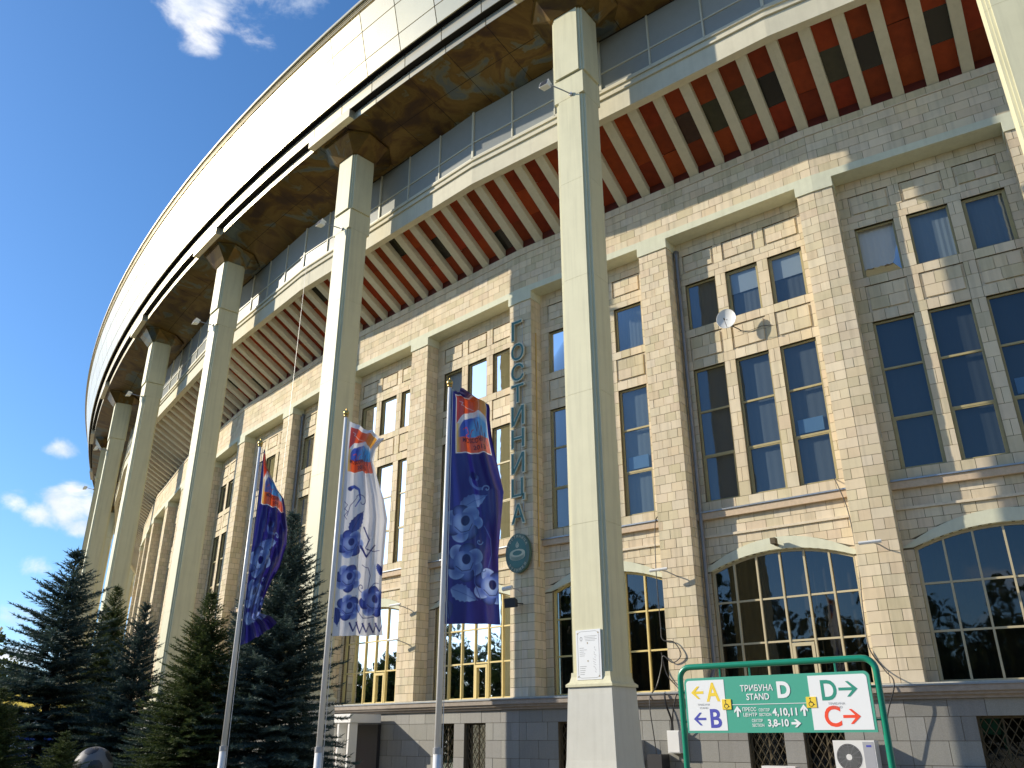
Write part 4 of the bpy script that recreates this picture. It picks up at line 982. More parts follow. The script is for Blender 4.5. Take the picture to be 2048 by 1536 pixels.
def rrect(mb, x0, x1, y0, y1, r, d0, d1, corners=(1, 1, 1, 1)):
    pts = []
    for (cx_, cy_, a0), on in zip(((x1, y1, 0), (x0, y1, 90), (x0, y0, 180), (x1, y0, 270)), corners):
        sx = 1 if cx_ == x0 else -1; sy = 1 if cy_ == y0 else -1
        if on:
            for k in range(7): t = math.radians(a0 + 15 * k); pts.append((cx_ + sx * r + r * math.cos(t), cy_ + sy * r + r * math.sin(t)))
        else: pts.append((cx_, cy_))
    n = len(pts); b = len(mb.v); mb.v += [S(a, c, d1) for a, c in pts] + [S(a, c, d0) for a, c in pts]
    mb.f.append(tuple(b + k for k in range(n))); mb.c.append((1, 1, 1))
    for k in range(n): mb.f.append((b + k, b + (k + 1) % n, b + n + (k + 1) % n, b + n + k)); mb.c.append((1, 1, 1))
mb = MB(); rrect(mb, 0, SW, 0, SH, .07, 0, .03, (1, 1, 0, 0)); panel = sadd(mb, 'sign_panel', 'sign_green')
mb = MB(); rrect(mb, .03, .62, .03, SH - .035, .05, .03, .033, (0, 1, 0, 0)); sadd(mb, 'white_field', 'sign_white', panel)
mb = MB(); rrect(mb, 1.83, SW - .035, .03, SH - .035, .05, .03, .033, (1, 0, 0, 0)); sadd(mb, 'white_field', 'sign_white', panel)
T1, T2 = .0345, .0360
def arrow(mb, x, y, L, hh, w, dirn, d=T1):
    # dirn 0 right, 1 left, 2 up
    def A(a, b):
        if dirn == 0: return (x + a, y + b)
        if dirn == 1: return (x - a, y + b)
        return (x + b, y + a)
    stroke_on(mb, S, [A(-L / 2, 0), A(L / 2 - w * .9, 0)], w, d)
    k = w * 1.3
    mb.poly([S(*A(L / 2 + w * .1, 0), d + .001), S(*A(L / 2 - hh - k * .2, hh + 0), d + .001), S(*A(L / 2 - hh - k, hh), d + .001), S(*A(L / 2 - k * 1.05, 0), d + .001)])
    mb.poly([S(*A(L / 2 + w * .1, 0), d + .001), S(*A(L / 2 - hh - k * .2, -hh), d + .001), S(*A(L / 2 - hh - k, -hh), d + .001), S(*A(L / 2 - k * 1.05, 0), d + .001)])
m_ = MB(); text_on(m_, 'A', S, .335, .415, .21, .255, .02, d=T1); arrow(m_, .20, .54, .19, .085, .036, 1); sadd(m_, 'yellow_print', 'print_yellow', panel)
m_ = MB(); text_on(m_, 'B', S, .37, .065, .17, .25, .02, d=T1); arrow(m_, .21, .185, .19, .085, .032, 1); sadd(m_, 'blue_print', 'print_blue', panel)
m_ = MB(); text_on(m_, 'D', S, 1.99, .39, .205, .255, .02, d=T1); arrow(m_, 2.34, .525, .24, .095, .036, 0); sadd(m_, 'dark_green_print', 'print_green', panel)
m_ = MB(); text_on(m_, 'C', S, 1.99, .065, .215, .26, .02, d=T1); arrow(m_, 2.34, .19, .22, .09, .036, 0); sadd(m_, 'red_print', 'print_red', panel)
m_ = MB()
text_on(m_, 'ТРИБУНА', S, .86, .535, .475, .085, .014, d=T1); text_on(m_, 'STAND', S, .94, .42, .33, .085, .014, d=T1); text_on(m_, 'D', S, 1.39, .435, .185, .215, .045, d=T1)
stroke_on(m_, S, [(.72, .365), (1.80, .365)], .008, T1)
arrow(m_, .79, .275, .14, .05, .03, 2); arrow(m_, 1.73, .275, .14, .05, .03, 2); arrow(m_, 1.60, .115, .13, .05, .03, 0)
text_on(m_, 'ПРЕСС', S, .865, .275, .20, .052, .012, d=T1); text_on(m_, 'ЦЕНТР', S, .87, .200, .20, .055, .012, d=T1)
text_on(m_, 'СЕКТОР', S, 1.10, .270, .155, .040, .01, d=T1); text_on(m_, 'SECTION', S, 1.10, .210, .17, .040, .01, d=T1)
text_on(m_, '4,10,11', S, 1.29, .195, .34, .115, .03, d=T1)
text_on(m_, 'СЕКТОР', S, .985, .135, .155, .040, .01, d=T1); text_on(m_, 'SECTION', S, .985, .075, .17, .040, .01, d=T1)
text_on(m_, '3,8-10', S, 1.21, .060, .29, .110, .03, d=T1)
sadd(m_, 'white_print', 'sign_white', panel)
m_ = MB(); text_on(m_, 'ТРИБУНА', S, .19, .362, .19, .026, 0, d=T1); text_on(m_, 'STAND', S, .22, .318, .13, .026, 0, d=T1)
text_on(m_, 'ТРИБУНА', S, 2.06, .335, .22, .028, 0, d=T1); text_on(m_, 'STAND', S, 2.10, .290, .14, .028, 0, d=T1); sadd(m_, 'grey_print', 'print_grey', panel)
for x, y in ((.57, .305), (1.775, .305)):
    m_ = MB(); m_.hexa([S(x, y, .040), S(x + .135, y, .040), S(x + .135, y + .135, .040), S(x, y + .135, .040), S(x, y, .031), S(x + .135, y, .031), S(x + .135, y + .135, .031), S(x, y + .135, .031)])
    sadd(m_, 'yellow_sticker', 'print_yellow', panel)
for x, y in ((.57, .305), (1.775, .305)):
    m_ = MB()
    ellipse_on(m_, S, x + .062, y + .045, .033, .033, .0415, n=20, inner=.78); ellipse_on(m_, S, x + .055, y + .115, .010, .010, .0415, n=10)
    stroke_on(m_, S, [(x + .055, y + .10), (x + .058, y + .065), (x + .085, y + .062), (x + .100, y + .035), (x + .112, y + .040)], .008, .0415)
    sadd(m_, 'wheelchair_symbol', 'print_black', panel)

# ------------------------------------------------------------------ flags
NU, NV = 110, 440
class Canvas:
    """print of a flag, painted on the cloth's own grid: u across, v down, in metres"""
    def __init__(s, w, h, base):
        s.w, s.h = w, h; u = (np.arange(NU) + .5) / NU * w; v = (np.arange(NV) + .5) / NV * h
        s.U, s.V = np.meshgrid(u, v); s.a = np.zeros((NV, NU, 3)) + np.array(base)
    def blend(s, m, c): m = np.clip(m, 0, 1)[..., None]; s.a = s.a * (1 - m) + np.array(c) * m
    def ell(s, x, y, rx, ry, c, rot=0, soft=.012, a=1.0):
        dx, dy = s.U - x, s.V - y; t = math.radians(rot); X = dx * math.cos(t) + dy * math.sin(t); Y = -dx * math.sin(t) + dy * math.cos(t)
        d = (np.sqrt((X / rx) ** 2 + (Y / ry) ** 2) - 1) * min(rx, ry); s.blend((.5 - d / soft) * a, c)
    def grad_ell(s, x, y, rx, ry, c0, c1, rot=0):
        dx, dy = s.U - x, s.V - y; t = math.radians(rot); X = dx * math.cos(t) + dy * math.sin(t); Y = -dx * math.sin(t) + dy * math.cos(t)
        q = np.sqrt((X / rx) ** 2 + (Y / ry) ** 2); m = np.clip((1 - q) * min(rx, ry) / .01 + .5, 0, 1)[..., None]
        k = np.clip(q, 0, 1)[..., None] ** 1.5; col = np.array(c0) * (1 - k) + np.array(c1) * k; s.a = s.a * (1 - m) + col * m
    def rect(s, x0, x1, y0, y1, c): s.blend((np.minimum(np.minimum(s.U - x0, x1 - s.U), np.minimum(s.V - y0, y1 - s.V)) / .008 + .5), c)
    def line(s, pts, w, c, w2=None, a=1.0):
        best = np.full(s.U.shape, 9.0); n = len(pts) - 1
        for k in range(n):
            (x0, y0), (x1, y1) = pts[k], pts[k + 1]; dx, dy = x1 - x0, y1 - y0; L = dx * dx + dy * dy + 1e-9
            t = np.clip(((s.U - x0) * dx + (s.V - y0) * dy) / L, 0, 1); d = np.hypot(s.U - x0 - t * dx, s.V - y0 - t * dy)
            ww = w if w2 is None else w + (w2 - w) * (k + t) / n; best = np.minimum(best, d - ww / 2)
        s.blend((.5 - best / .008) * a, c)
    def spiral(s, x, y, r, turns, w, c, ph=0, sg=1, a=1.0):
        s.line([(x + r * (1 - k / 24) * math.cos(ph + sg * turns * 2 * math.pi * k / 24), y + r * (1 - k / 24) * math.sin(ph + sg * turns * 2 * math.pi * k / 24)) for k in range(24)], w, c, a=a)
def rose(cv, x, y, r, dark, mid, lite, ph=0):
    for k in range(7):
        t = ph + 2 * math.pi * k / 7; cv.grad_ell(x + r * .62 * math.cos(t), y + r * .62 * math.sin(t), r * .46, r * .40, mid, dark if k % 2 else lite)
    cv.grad_ell(x, y, r * .62, r * .60, lite, mid); cv.ell(x + r * .12, y - r * .16, r * .24, r * .27, dark)
    cv.line([(x - r * .45, y + .2 * r), (x - r * .1, y + .45 * r), (x + r * .35, y + .38 * r), (x + r * .5, y + .05 * r)], .012, dark)
def leaf(cv, x, y, L, rot, dark, lite):
    t = math.radians(rot); dx, dy = cv.U - x, cv.V - y; X = (dx * math.cos(t) + dy * math.sin(t)) / L; Y = (-dx * math.sin(t) + dy * math.cos(t)) / L
    q = np.clip(X + .5, 0, 1); hw = .30 * np.sin(np.pi * q ** .75) ** .8 * (1 - .14 * np.abs(np.sin(q * 20)))
    m = np.clip((hw - np.abs(Y)) * L / .010 + .5, 0, 1) * (np.abs(X) < .5); k = np.clip(Y / (hw + 1e-3) * .5 + .5, 0, 1)[..., None] * .85 + .1
    col = np.array(lite) * k + np.array(dark) * (1 - k); cv.a = cv.a * (1 - m[..., None]) + col * m[..., None]
    cv.line([(x - L * .5 * math.cos(t), y - L * .5 * math.sin(t)), (x + L * .55 * math.cos(t), y + L * .55 * math.sin(t))], .012, dark)
def event_panel(cv, x0, x1, y0, y1):
    w, h = x1 - x0, y1 - y0
    white = (.80, .80, .78); red = (.62, .05, .03); orange = (.82, .17, .035); yel = (.80, .42, .05)
    cv.rect(x0 - .018, x1 + .018, y0 - .018, y1 + .018, white); inside = (cv.U > x0) & (cv.U < x1) & (cv.V > y0) & (cv.V < y1)
    sub = Canvas(cv.w, cv.h, orange); X = (cv.U - x0) / w; Y = (cv.V - y0) / h
    k = np.clip(X * 1.3, 0, 1)[..., None]; sub.a = np.array(red) * (1 - k) + np.array(orange) * k
    k = np.clip((X - .62) * 2.6, 0, 1)[..., None] * (Y < .4)[..., None]; sub.a = sub.a * (1 - k) + np.array(yel) * k
    cx_, cy_ = x0 + w * .58, y0 + h * .74
    sub.ell(cx_, cy_, w * .66, h * .46, white, soft=.01); sub.ell(cx_ - w * .05, cy_ + h * .03, w * .50, h * .38, (.05, .10, .46)); sub.ell(cx_ + w * .20, cy_ - h * .06, w * .34, h * .28, (.12, .42, .74), soft=.1)
    lowm = np.clip((Y - .74) * h / .01 + .5, 0, 1); lo = np.array((.80, .12, .03)) * np.clip(1.0 - X * .2, 0, 1)[..., None] + np.array((.12, .10, .10)) * np.clip(X - .45, 0, 1)[..., None] * 2.2
    sub.a = sub.a * (1 - lowm[..., None]) + lo * lowm[..., None]
    k = np.clip((.14 - X) * 9, 0, 1) * (Y > .5); sub.blend(k, (.85, .55, .12))
    dk = (.16, .04, .10)
    sub.line([(x0 + w * a, y0 + h * b) for a, b in ((.60, .42), (.66, .66), (.70, .50), (.74, .78), (.80, .56), (.84, .84), (.90, .66), (.92, .88))], .010, dk)
    sub.line([(x0 + w * a, y0 + h * b) for a, b in ((.22, .62), (.34, .56), (.40, .66), (.30, .72), (.42, .76), (.50, .62), (.56, .60))], .016, (.55, .08, .10))
    sub.spiral(x0 + w * .74, y0 + h * .80, .035, .95, .008, dk)
    sub.line([(x0 + w * a, y0 + h * b) for a, b in ((.10, .10), (.22, .13), (.16, .17), (.30, .20), (.44, .21), (.58, .24))], .012, (.85, .70, .62), a=.8)
    cv.a = np.where(inside[..., None], sub.a, cv.a)
def cloth(name, label, base, top, rows, print_, width, height, folds, parentless_cat='flag', texts=()):
    """rows: (v, reach, drop) how far the free edge reaches to the right and how far it sags, in metres"""
    bx, by = base; view = Vector((bx, by)).normalized(); ex = Vector((view.y, -view.x)); ey = Vector((view.x, view.y))     # right of the pole / away from the street
    vs = [r[0] for r in rows]
    def at(u, v, lift=0.0):
        reach = np.interp(v, vs, [r[1] for r in rows]); drop = np.interp(v, vs, [r[2] for r in rows])
        x = .055 + reach * u; z = top - v * height - drop * u ** 1.3
        # slack cloth folds: what is lost in reach goes into depth
        dep = folds(u, v); p = Vector((bx, by)) + ex * x + ey * (dep - lift)
        return (p.x, p.y, z)
    V = []; nu, nv = NU + 1, NV + 1
    for j in range(nv):
        for k in range(nu): V.append(at(k / NU, j / NV))
    F = [(j * nu + k, (j + 1) * nu + k, (j + 1) * nu + k + 1, j * nu + k + 1) for j in range(NV) for k in range(NU)]
    O = (bx, by, top - height); V = [(a - O[0], b - O[1], c - O[2]) for a, b, c in V]
    me = bpy.data.meshes.new(name); me.from_pydata(V, [], F); me.materials.append(MATS['flag_cloth'])
    cc = np.ones((NU * NV, 4), 'f'); cc[:, :3] = print_.a.reshape(-1, 3)
    at_ = me.color_attributes.new('tint', 'FLOAT_COLOR', 'CORNER'); at_.data.foreach_set('color', np.repeat(cc, 4, axis=0).ravel())
    me.polygons.foreach_set('use_smooth', [True] * len(me.polygons)); me.update()
    o = link(name, me); o.location = O; tagit(o, label, 'flag', 'event flags on the three poles')
    for body, x, y, w, h, bold in texts:
        mb = MB(); text_on(mb, body, lambda a, b, d: at(a / width, b / height, .006), x, y, w, -h, bold, (1, 1, 1))
        join_local(mb, O).build('lettering', mat('flag_ink', (.13, .03, .05), .5), o)
    return o
def pole(base, lean, label):
    bx, by = base; O = (bx, by, 0); o = empty('flagpole', label, 'flagpole', 'white flagpoles in a row', O)
    def p(z): return (bx + lean * z, by, z)
    mb = MB(); mb.tube([p(0), p(1.45)], .062, 14); join_local(mb, O).build('lower_tube', 'white_metal', o, smooth=True)
    mb = MB(); mb.tube([p(1.45), p(7.17)], .050, 14, r2=.030); join_local(mb, O).build('upper_tube', 'white_metal', o, smooth=True)
    mb = MB(); mb.tube([p(1.42), p(1.50)], .068, 14); mb.tube([p(0), p(.05)], .15, 14); join_local(mb, O).build('collar', 'grey_metal', o)
    mb = MB(); c = Vector(p(7.24)); n = 10
    for j in range(1, 8):
        t = math.pi * j / 8
        for k in range(n): a = 2 * math.pi * k / n; mb.v.append(tuple(c + Vector((math.sin(t) * math.cos(a), math.sin(t) * math.sin(a), math.cos(t))) * .055))
    for j in range(6):
        for k in range(n): k2 = (k + 1) % n; mb.f.append((j * n + k, (j + 1) * n + k, (j + 1) * n + k2, j * n + k2)); mb.c.append((1, 1, 1))
    mb.tube([p(7.28), p(7.34)], .014, 6); mb.tube([p(7.16), p(7.20)], .045, 10); join_local(mb, O).build('finial', 'brass', o, smooth=True)
    mb = MB(); mb.tube([p(.9), p(1.2)], .012, 6); mb.tube([(bx + .075, by, 1.05), (bx + .055 + lean * 7, by, 7.12)], .006, 4); join_local(mb, O).build('halyard', 'cloth_white', o)
PB3, PB2, PB1 = (-1.09, 12.96), (-3.10, 14.38), (-5.18, 16.09)
pole(PB3, .003, 'right flagpole, nearest the lettered pilaster, flying the broad blue flag')
pole(PB2, -.002, 'middle flagpole of three, flying the white flag')
pole(PB1, -.004, 'left flagpole of three, flying the furled blue flag')
BLUE = (.016, .020, .20); DBL = (.006, .006, .085)
FW_, FH = .90, 3.87
def blue_print():
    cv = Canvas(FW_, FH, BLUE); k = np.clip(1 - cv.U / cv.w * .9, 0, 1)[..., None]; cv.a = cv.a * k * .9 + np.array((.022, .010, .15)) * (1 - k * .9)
    lite, mid = (.20, .32, .58), (.07, .12, .36)
    event_panel(cv, .13, .80, .06, 1.10)
    cv.spiral(.47, 1.55, .17, .8, .05, mid, 1.2); cv.ell(.42, 1.50, .06, .07, DBL); leaf(cv, .40, 1.95, .48, -28, mid, lite); cv.spiral(.62, 1.72, .07, 1.1, .018, lite, 3)
    rose(cv, .26, 2.30, .31, DBL, mid, lite); rose(cv, .30, 2.93, .31, DBL, mid, lite, .5); leaf(cv, .30, 3.42, .46, 22, mid, lite); rose(cv, .76, 3.30, .28, DBL, (.10, .17, .55), (.42, .55, .86), .9)
    cv.line([(.62, 2.35), (.74, 2.55), (.78, 2.8), (.72, 3.0)], .012, mid); cv.spiral(.55, 2.62, .06, 1.0, .015, lite, 0); cv.line([(.50, 3.0), (.48, 3.25), (.58, 3.5)], .014, mid); cv.spiral(.62, 3.05, .05, .9, .014, mid)
    leaf(cv, .05, 3.65, .3, 80, DBL, mid)
    return cv
def white_print():
    cv = Canvas(FW_, FH, (.74, .74, .76)); lite, mid, dk = (.30, .40, .70), (.06, .10, .40), (.015, .02, .16)
    event_panel(cv, .06, .76, .10, .98)
    cv.line([(.16, 1.28), (.24, 1.24), (.34, 1.32), (.36, 1.5), (.26, 1.62)], .07, mid, .02); cv.ell(.14, 1.30, .05, .04, dk); cv.spiral(.38, 1.55, .15, .8, .014, dk, 4); cv.line([(.10, 1.80), (.16, 1.6), (.30, 1.45)], .012, dk)
    leaf(cv, .30, 1.92, .42, -60, dk, mid); rose(cv, .20, 2.30, .25, dk, mid, lite); cv.line([(.45, 2.0), (.58, 2.2), (.52, 2.35), (.66, 2.42), (.80, 2.38)], .03, dk, .01); cv.line([(.42, 2.34), (.55, 2.50), (.70, 2.30)], .05, dk, .02)
    rose(cv, .22, 2.90, .24, dk, mid, lite, .6); cv.line([(.48, 2.66), (.60, 2.70), (.66, 2.85), (.62, 3.1), (.54, 3.2)], .012, dk); cv.spiral(.50, 3.05, .08, 1.2, .014, dk, 1); cv.line([(.62, 3.1), (.74, 2.98), (.84, 2.95)], .012, dk); leaf(cv, .84, 2.72, .22, 60, dk, mid)
    rose(cv, .74, 3.28, .26, dk, mid, lite, .3); rose(cv, .26, 3.40, .22, dk, mid, lite, 1.0); cv.line([(.40, 3.2), (.42, 3.42), (.55, 3.56), (.75, 3.55)], .014, dk)
    for k in range(5): cv.line([(.30 + k * .12, 3.66), (.36 + k * .12, 3.80 + .03 * (k % 2)), (.44 + k * .12, 3.64)], .035, dk, .01)
    cv.line([(.04, 1.55), (.10, 1.60), (.05, 1.68), (.11, 1.72), (.05, 1.80), (.10, 1.86)], .012, dk); leaf(cv, .05, 3.55, .3, 80, dk, mid)
    return cv
TX = [('MOSCOW', .26, .93, .42, .085, .012), ('2013', .47, 1.05, .24, .075, .012)]
sm = lambda a, b, x: float(np.clip((x - a) / (b - a), 0, 1)) ** 2 * (3 - 2 * float(np.clip((x - a) / (b - a), 0, 1)))
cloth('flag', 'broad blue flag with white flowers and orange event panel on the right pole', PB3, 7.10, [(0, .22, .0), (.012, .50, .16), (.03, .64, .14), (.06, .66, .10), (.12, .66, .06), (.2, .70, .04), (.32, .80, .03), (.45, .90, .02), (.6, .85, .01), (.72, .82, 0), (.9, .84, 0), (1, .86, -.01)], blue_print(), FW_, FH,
      lambda u, v: .10 * math.sin(5.5 * u + 2.2 * v) * u + .075 * math.sin(15 * u - 5 * v + 1.5 * math.sin(5 * v)) * (1.1 - .6 * v) * u ** .6 + .05 * math.sin(11 * v + 5 * u) * u + .032 * math.sin(34 * u - 9 * v + 2 * math.sin(7 * v)) * u * (1.1 - v), texts=TX)
cloth('flag', 'white flag with blue flowers and orange event panel on the middle pole', PB2, 7.08, [(0, .66, .34), (.05, .60, .22), (.10, .52, .14), (.18, .50, .06), (.26, .60, .04), (.36, .74, .02), (.46, .82, 0), (.6, .80, 0), (.75, .78, 0), (.9, .80, 0), (1, .86, -.04)], white_print(), FW_, FH,
      lambda u, v: .10 * math.sin(6 * u + 3 * v + .6) * u + .08 * math.sin(17 * u + 5 * v + 2 * math.sin(4 * v)) * u ** .6 + .05 * math.sin(10 * v + 4 * u) * u + .035 * math.sin(37 * u + 8 * v + 2 * math.sin(6 * v)) * u, texts=[('MOSCOW', .12, .82, .42, .08, .012), ('2013', .34, .93, .24, .07, .012)])
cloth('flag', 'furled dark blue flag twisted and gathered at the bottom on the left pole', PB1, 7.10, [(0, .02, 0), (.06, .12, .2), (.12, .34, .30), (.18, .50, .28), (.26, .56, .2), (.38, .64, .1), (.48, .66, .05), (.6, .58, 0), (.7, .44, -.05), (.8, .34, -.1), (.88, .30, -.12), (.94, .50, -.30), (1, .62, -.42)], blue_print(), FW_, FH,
      lambda u, v: .10 * math.sin(7 * u + 3 * v) * u + .10 * math.sin(20 * u + 9 * v + 2 * math.sin(3 * v)) * u ** .5 * (.5 + v) + .05 * math.sin(41 * u - 12 * v + 2 * math.sin(6 * v)) * (.2 + v) * u, texts=TX)

# ------------------------------------------------------------------ ground
def sheet(name, m, x0, x1, y0, y1, z):
    mb = MB(); mb.poly([(x0, y0, z), (x1, y0, z), (x1, y1, z), (x0, y1, z)]); return mb.build(name, m, None, kind='structure')
sheet('ground', 'bounce_ground', -2500, 2500, -2500, 2500, 0.0)
mb = MB()
pts = [(fr(s)[0] + fr(s)[2] * (-3.4)) for s in np.linspace(-12, 100, 40)]; inn = [(fr(s)[0] + fr(s)[2] * 4.3) for s in np.linspace(-12, 100, 40)]
for k in range(39): mb.hexa([(*pts[k], .0), (*pts[k + 1], .0), (*pts[k + 1], .13), (*pts[k], .13), (*inn[k], .0), (*inn[k + 1], .0), (*inn[k + 1], .13), (*inn[k], .13)])
mb.build('pavement', 'paving', None, kind='structure')
lawn = MB(); lawn.poly([(-60, 14, .02), (-2.2, 15.5, .02), (-9.5, 23.0, .02), (-16, 30, .02), (-30, 46, .02), (-60, 80, .02)]); lawn.build('lawn', 'grass', None, kind='structure')

# entrance porch
O = W(2, 2.5, OW - .3, -1.6); po = empty('entrance_porch', 'small entrance porch with slab roof and white fins left of the middle flagpole', 'porch', loc=O)
mb = MB(); strip(mb, 2, .9, 4.6, OW - 1.75, OW - .42, .46, .74); join_local(mb, O).build('porch_roof', 'white_metal', po)
for k in range(6):
    mb = MB(); x = 1.0 + k * .62; strip(mb, 2, x, x + .10, OW - 1.70, OW - 1.35, -1.52, .457); join_local(mb, O).build('fin', 'white_metal', po)
mb = MB(); strip(mb, 2, 1.2, 4.4, OW - .30, OW - .16, -1.52, .40); join_local(mb, O).build('dark_doorway', 'dark_metal', po)
mb = MB()
for k in range(2): strip(mb, 2, 3.0 + k * .7, 3.15 + k * .7, OW - .9, OW - .8, -1.52, -.2)
join_local(mb, O).build('red_posters', 'print_red', po)

# ------------------------------------------------------------------ spruces
def spruce_mesh(name, H, Rb, seed, whorls=34, dens=1.0, sparse_top=.0):
    rg = random.Random(seed); V = []; F = []; C = []
    def spike(p, d, L, w, c):
        a = d.cross(Vector((rg.uniform(-1, 1), rg.uniform(-1, 1), rg.uniform(-1, 1))))
        if a.length < 1e-4: return
        a = a.normalized() * w; b = len(V); V.extend([tuple(p - a), tuple(p + a), tuple(p + d * L)]); F.append((b, b + 1, b + 2)); C.append(c)
    def twig(p, d, L, c):
        n = max(4, int(L / .030 * dens)); side = d.cross(Vector((0, 0, 1)))
        if side.length < 1e-3: side = Vector((1, 0, 0))
        side.normalize(); upv = side.cross(d)
        for k in range(n):
            q = p + d * (L * k / n)
            for _ in range(2):
                t = rg.uniform(0, 2 * math.pi); o = side * math.cos(t) + upv * (math.sin(t) * .8 + .25)
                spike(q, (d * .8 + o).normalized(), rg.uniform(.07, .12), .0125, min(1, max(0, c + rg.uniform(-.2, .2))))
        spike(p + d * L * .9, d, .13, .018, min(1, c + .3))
    trunk_lean = Vector((rg.uniform(-.01, .01), rg.uniform(-.01, .01), 1))
    for wi in range(whorls):
        f = wi / (whorls - 1); z = H * (.05 + .93 * f ** .92); nb = rg.randint(8, 11) - (1 if sparse_top else 0) if f < .85 else rg.randint(4, 5)
        a0 = rg.uniform(0, 6.28); reach = Rb * (1 - f) ** .80 * (1 if f < .9 else 1.1) + .10
        for k in range(nb):
            a = a0 + 2 * math.pi * k / nb + rg.uniform(-.25, .25); L = reach * (rg.uniform(.72, 1.14) if not sparse_top else rg.choice((.6, .9, 1.0, 1.22)) * rg.uniform(.85, 1.1))
            out = Vector((math.cos(a), math.sin(a), 0)); p = trunk_lean * (z + rg.uniform(-.08, .08)); el0 = .10 + .65 * f
            seg = max(3, int(L / .12)); pos = Vector(p); shade = rg.uniform(.15, .75)
            for sidx in range(seg):
                q = sidx / seg; el = el0 - .55 * q * (1 - f) + .35 * max(0, q - .6)
                d = (out * math.cos(el) + Vector((0, 0, math.sin(el)))).normalized(); npos = pos + d * (L / seg)
                if q > .12:
                    for sg in (-1, 1):
                        sd_ = (d * .75 + out.cross(Vector((0, 0, 1))) * sg * 1.0 + Vector((0, 0, rg.uniform(-.28, .05)))).normalized()
                        tl = (.10 + .34 * L * (1 - q) * .55) * rg.uniform(.7, 1.15); tl = min(tl, .55)
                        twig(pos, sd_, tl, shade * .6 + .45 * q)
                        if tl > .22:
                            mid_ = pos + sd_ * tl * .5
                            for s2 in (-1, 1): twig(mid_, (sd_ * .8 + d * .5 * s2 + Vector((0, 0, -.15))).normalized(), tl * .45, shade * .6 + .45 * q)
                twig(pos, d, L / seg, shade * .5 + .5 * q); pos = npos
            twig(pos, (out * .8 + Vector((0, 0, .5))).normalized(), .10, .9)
    twig(trunk_lean * (H * .96), Vector((0, 0, 1)), H * .05, .8)
    me = bpy.data.meshes.new(name); me.from_pydata(V, [], F)
    cc = np.ones((len(F), 4), 'f'); cc[:, :3] = np.array(C, 'f')[:, None]
    at_ = me.color_attributes.new('tint', 'FLOAT_COLOR', 'CORNER'); at_.data.foreach_set('color', np.repeat(cc, 3, axis=0).ravel()); me.update()
    # boughs and trunk
    mb = MB(); mb.tube([(0, 0, 0), tuple(trunk_lean * H * .5), tuple(trunk_lean * H * .98)], .11 * H / 7, 8, r2=.012)
    rg2 = random.Random(seed + 1)
    tm = bpy.data.meshes.new('trunk'); tm.from_pydata(mb.v, [], mb.f); tm.materials.append(MATS['bark']); tm.update()
    return me, tm
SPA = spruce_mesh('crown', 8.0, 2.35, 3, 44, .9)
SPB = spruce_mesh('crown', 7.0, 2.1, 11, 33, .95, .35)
print('SPR', len(SPA[0].polygons), len(SPB[0].polygons))
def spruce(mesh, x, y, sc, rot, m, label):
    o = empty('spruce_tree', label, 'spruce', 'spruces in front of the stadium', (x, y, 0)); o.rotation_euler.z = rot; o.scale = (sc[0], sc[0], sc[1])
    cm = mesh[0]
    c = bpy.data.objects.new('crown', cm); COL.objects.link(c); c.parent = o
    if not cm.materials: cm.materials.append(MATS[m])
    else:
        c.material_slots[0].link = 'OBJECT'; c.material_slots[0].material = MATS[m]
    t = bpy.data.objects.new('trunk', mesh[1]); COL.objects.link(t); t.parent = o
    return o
def polar(azd, d): a = math.radians(azd); return d * math.sin(a), d * math.cos(a)
def place(azd, d, tan_top, base_h, wid, mesh, rot, m, label):
    x, y = polar(azd, d); h = d * tan_top + EYE; s = h / base_h; spruce(mesh, x, y, (s * wid, s), rot, m, label)
place(-15.1, 19.3, .247, 8.0, .95, SPA, .3, 'needles_blue', 'tallest blue spruce, between the left and middle flagpoles')
place(-27.9, 27.0, .185, 7.0, 1.25, SPB, 1.1, 'needles_blue', 'spruce with wide ragged boughs at the far left, against the sky')
place(-25.3, 30.0, .150, 8.0, .82, SPA, 2.0, 'needles_green', 'dark green spruce, second from the left')
place(-23.5, 25.0, .134, 7.0, .90, SPB, 2.9, 'needles_blue', 'small blue spruce, third from the left')
place(-19.8, 19.5, .149, 8.0, 1.10, SPA, 4.0, 'needles_green', 'yellow green spruce just left of the left flagpole')
place(-17.6, 26.5, .145, 7.0, .90, SPB, 5.1, 'needles_blue', 'blue spruce half hidden behind the left flagpole')
place(-30.2, 21.0, .045, 8.0, 1.35, SPA, 5.6, 'needles_green', 'low wide spruce in the lower left corner')
place(-26.6, 17.0, .005, 7.0, 1.5, SPB, .9, 'needles_green', 'bushy low spruce in front of the two leftmost tall spruces')
place(-21.8, 21.5, .045, 7.0, 1.5, SPB, 3.6, 'needles_blue', 'low blue spruce filling the gap behind the football sculpture')
place(-13.2, 20.5, .030, 7.0, 1.2, SPB, 4.4, 'needles_blue', 'low dark spruce at the foot of the tallest blue spruce')

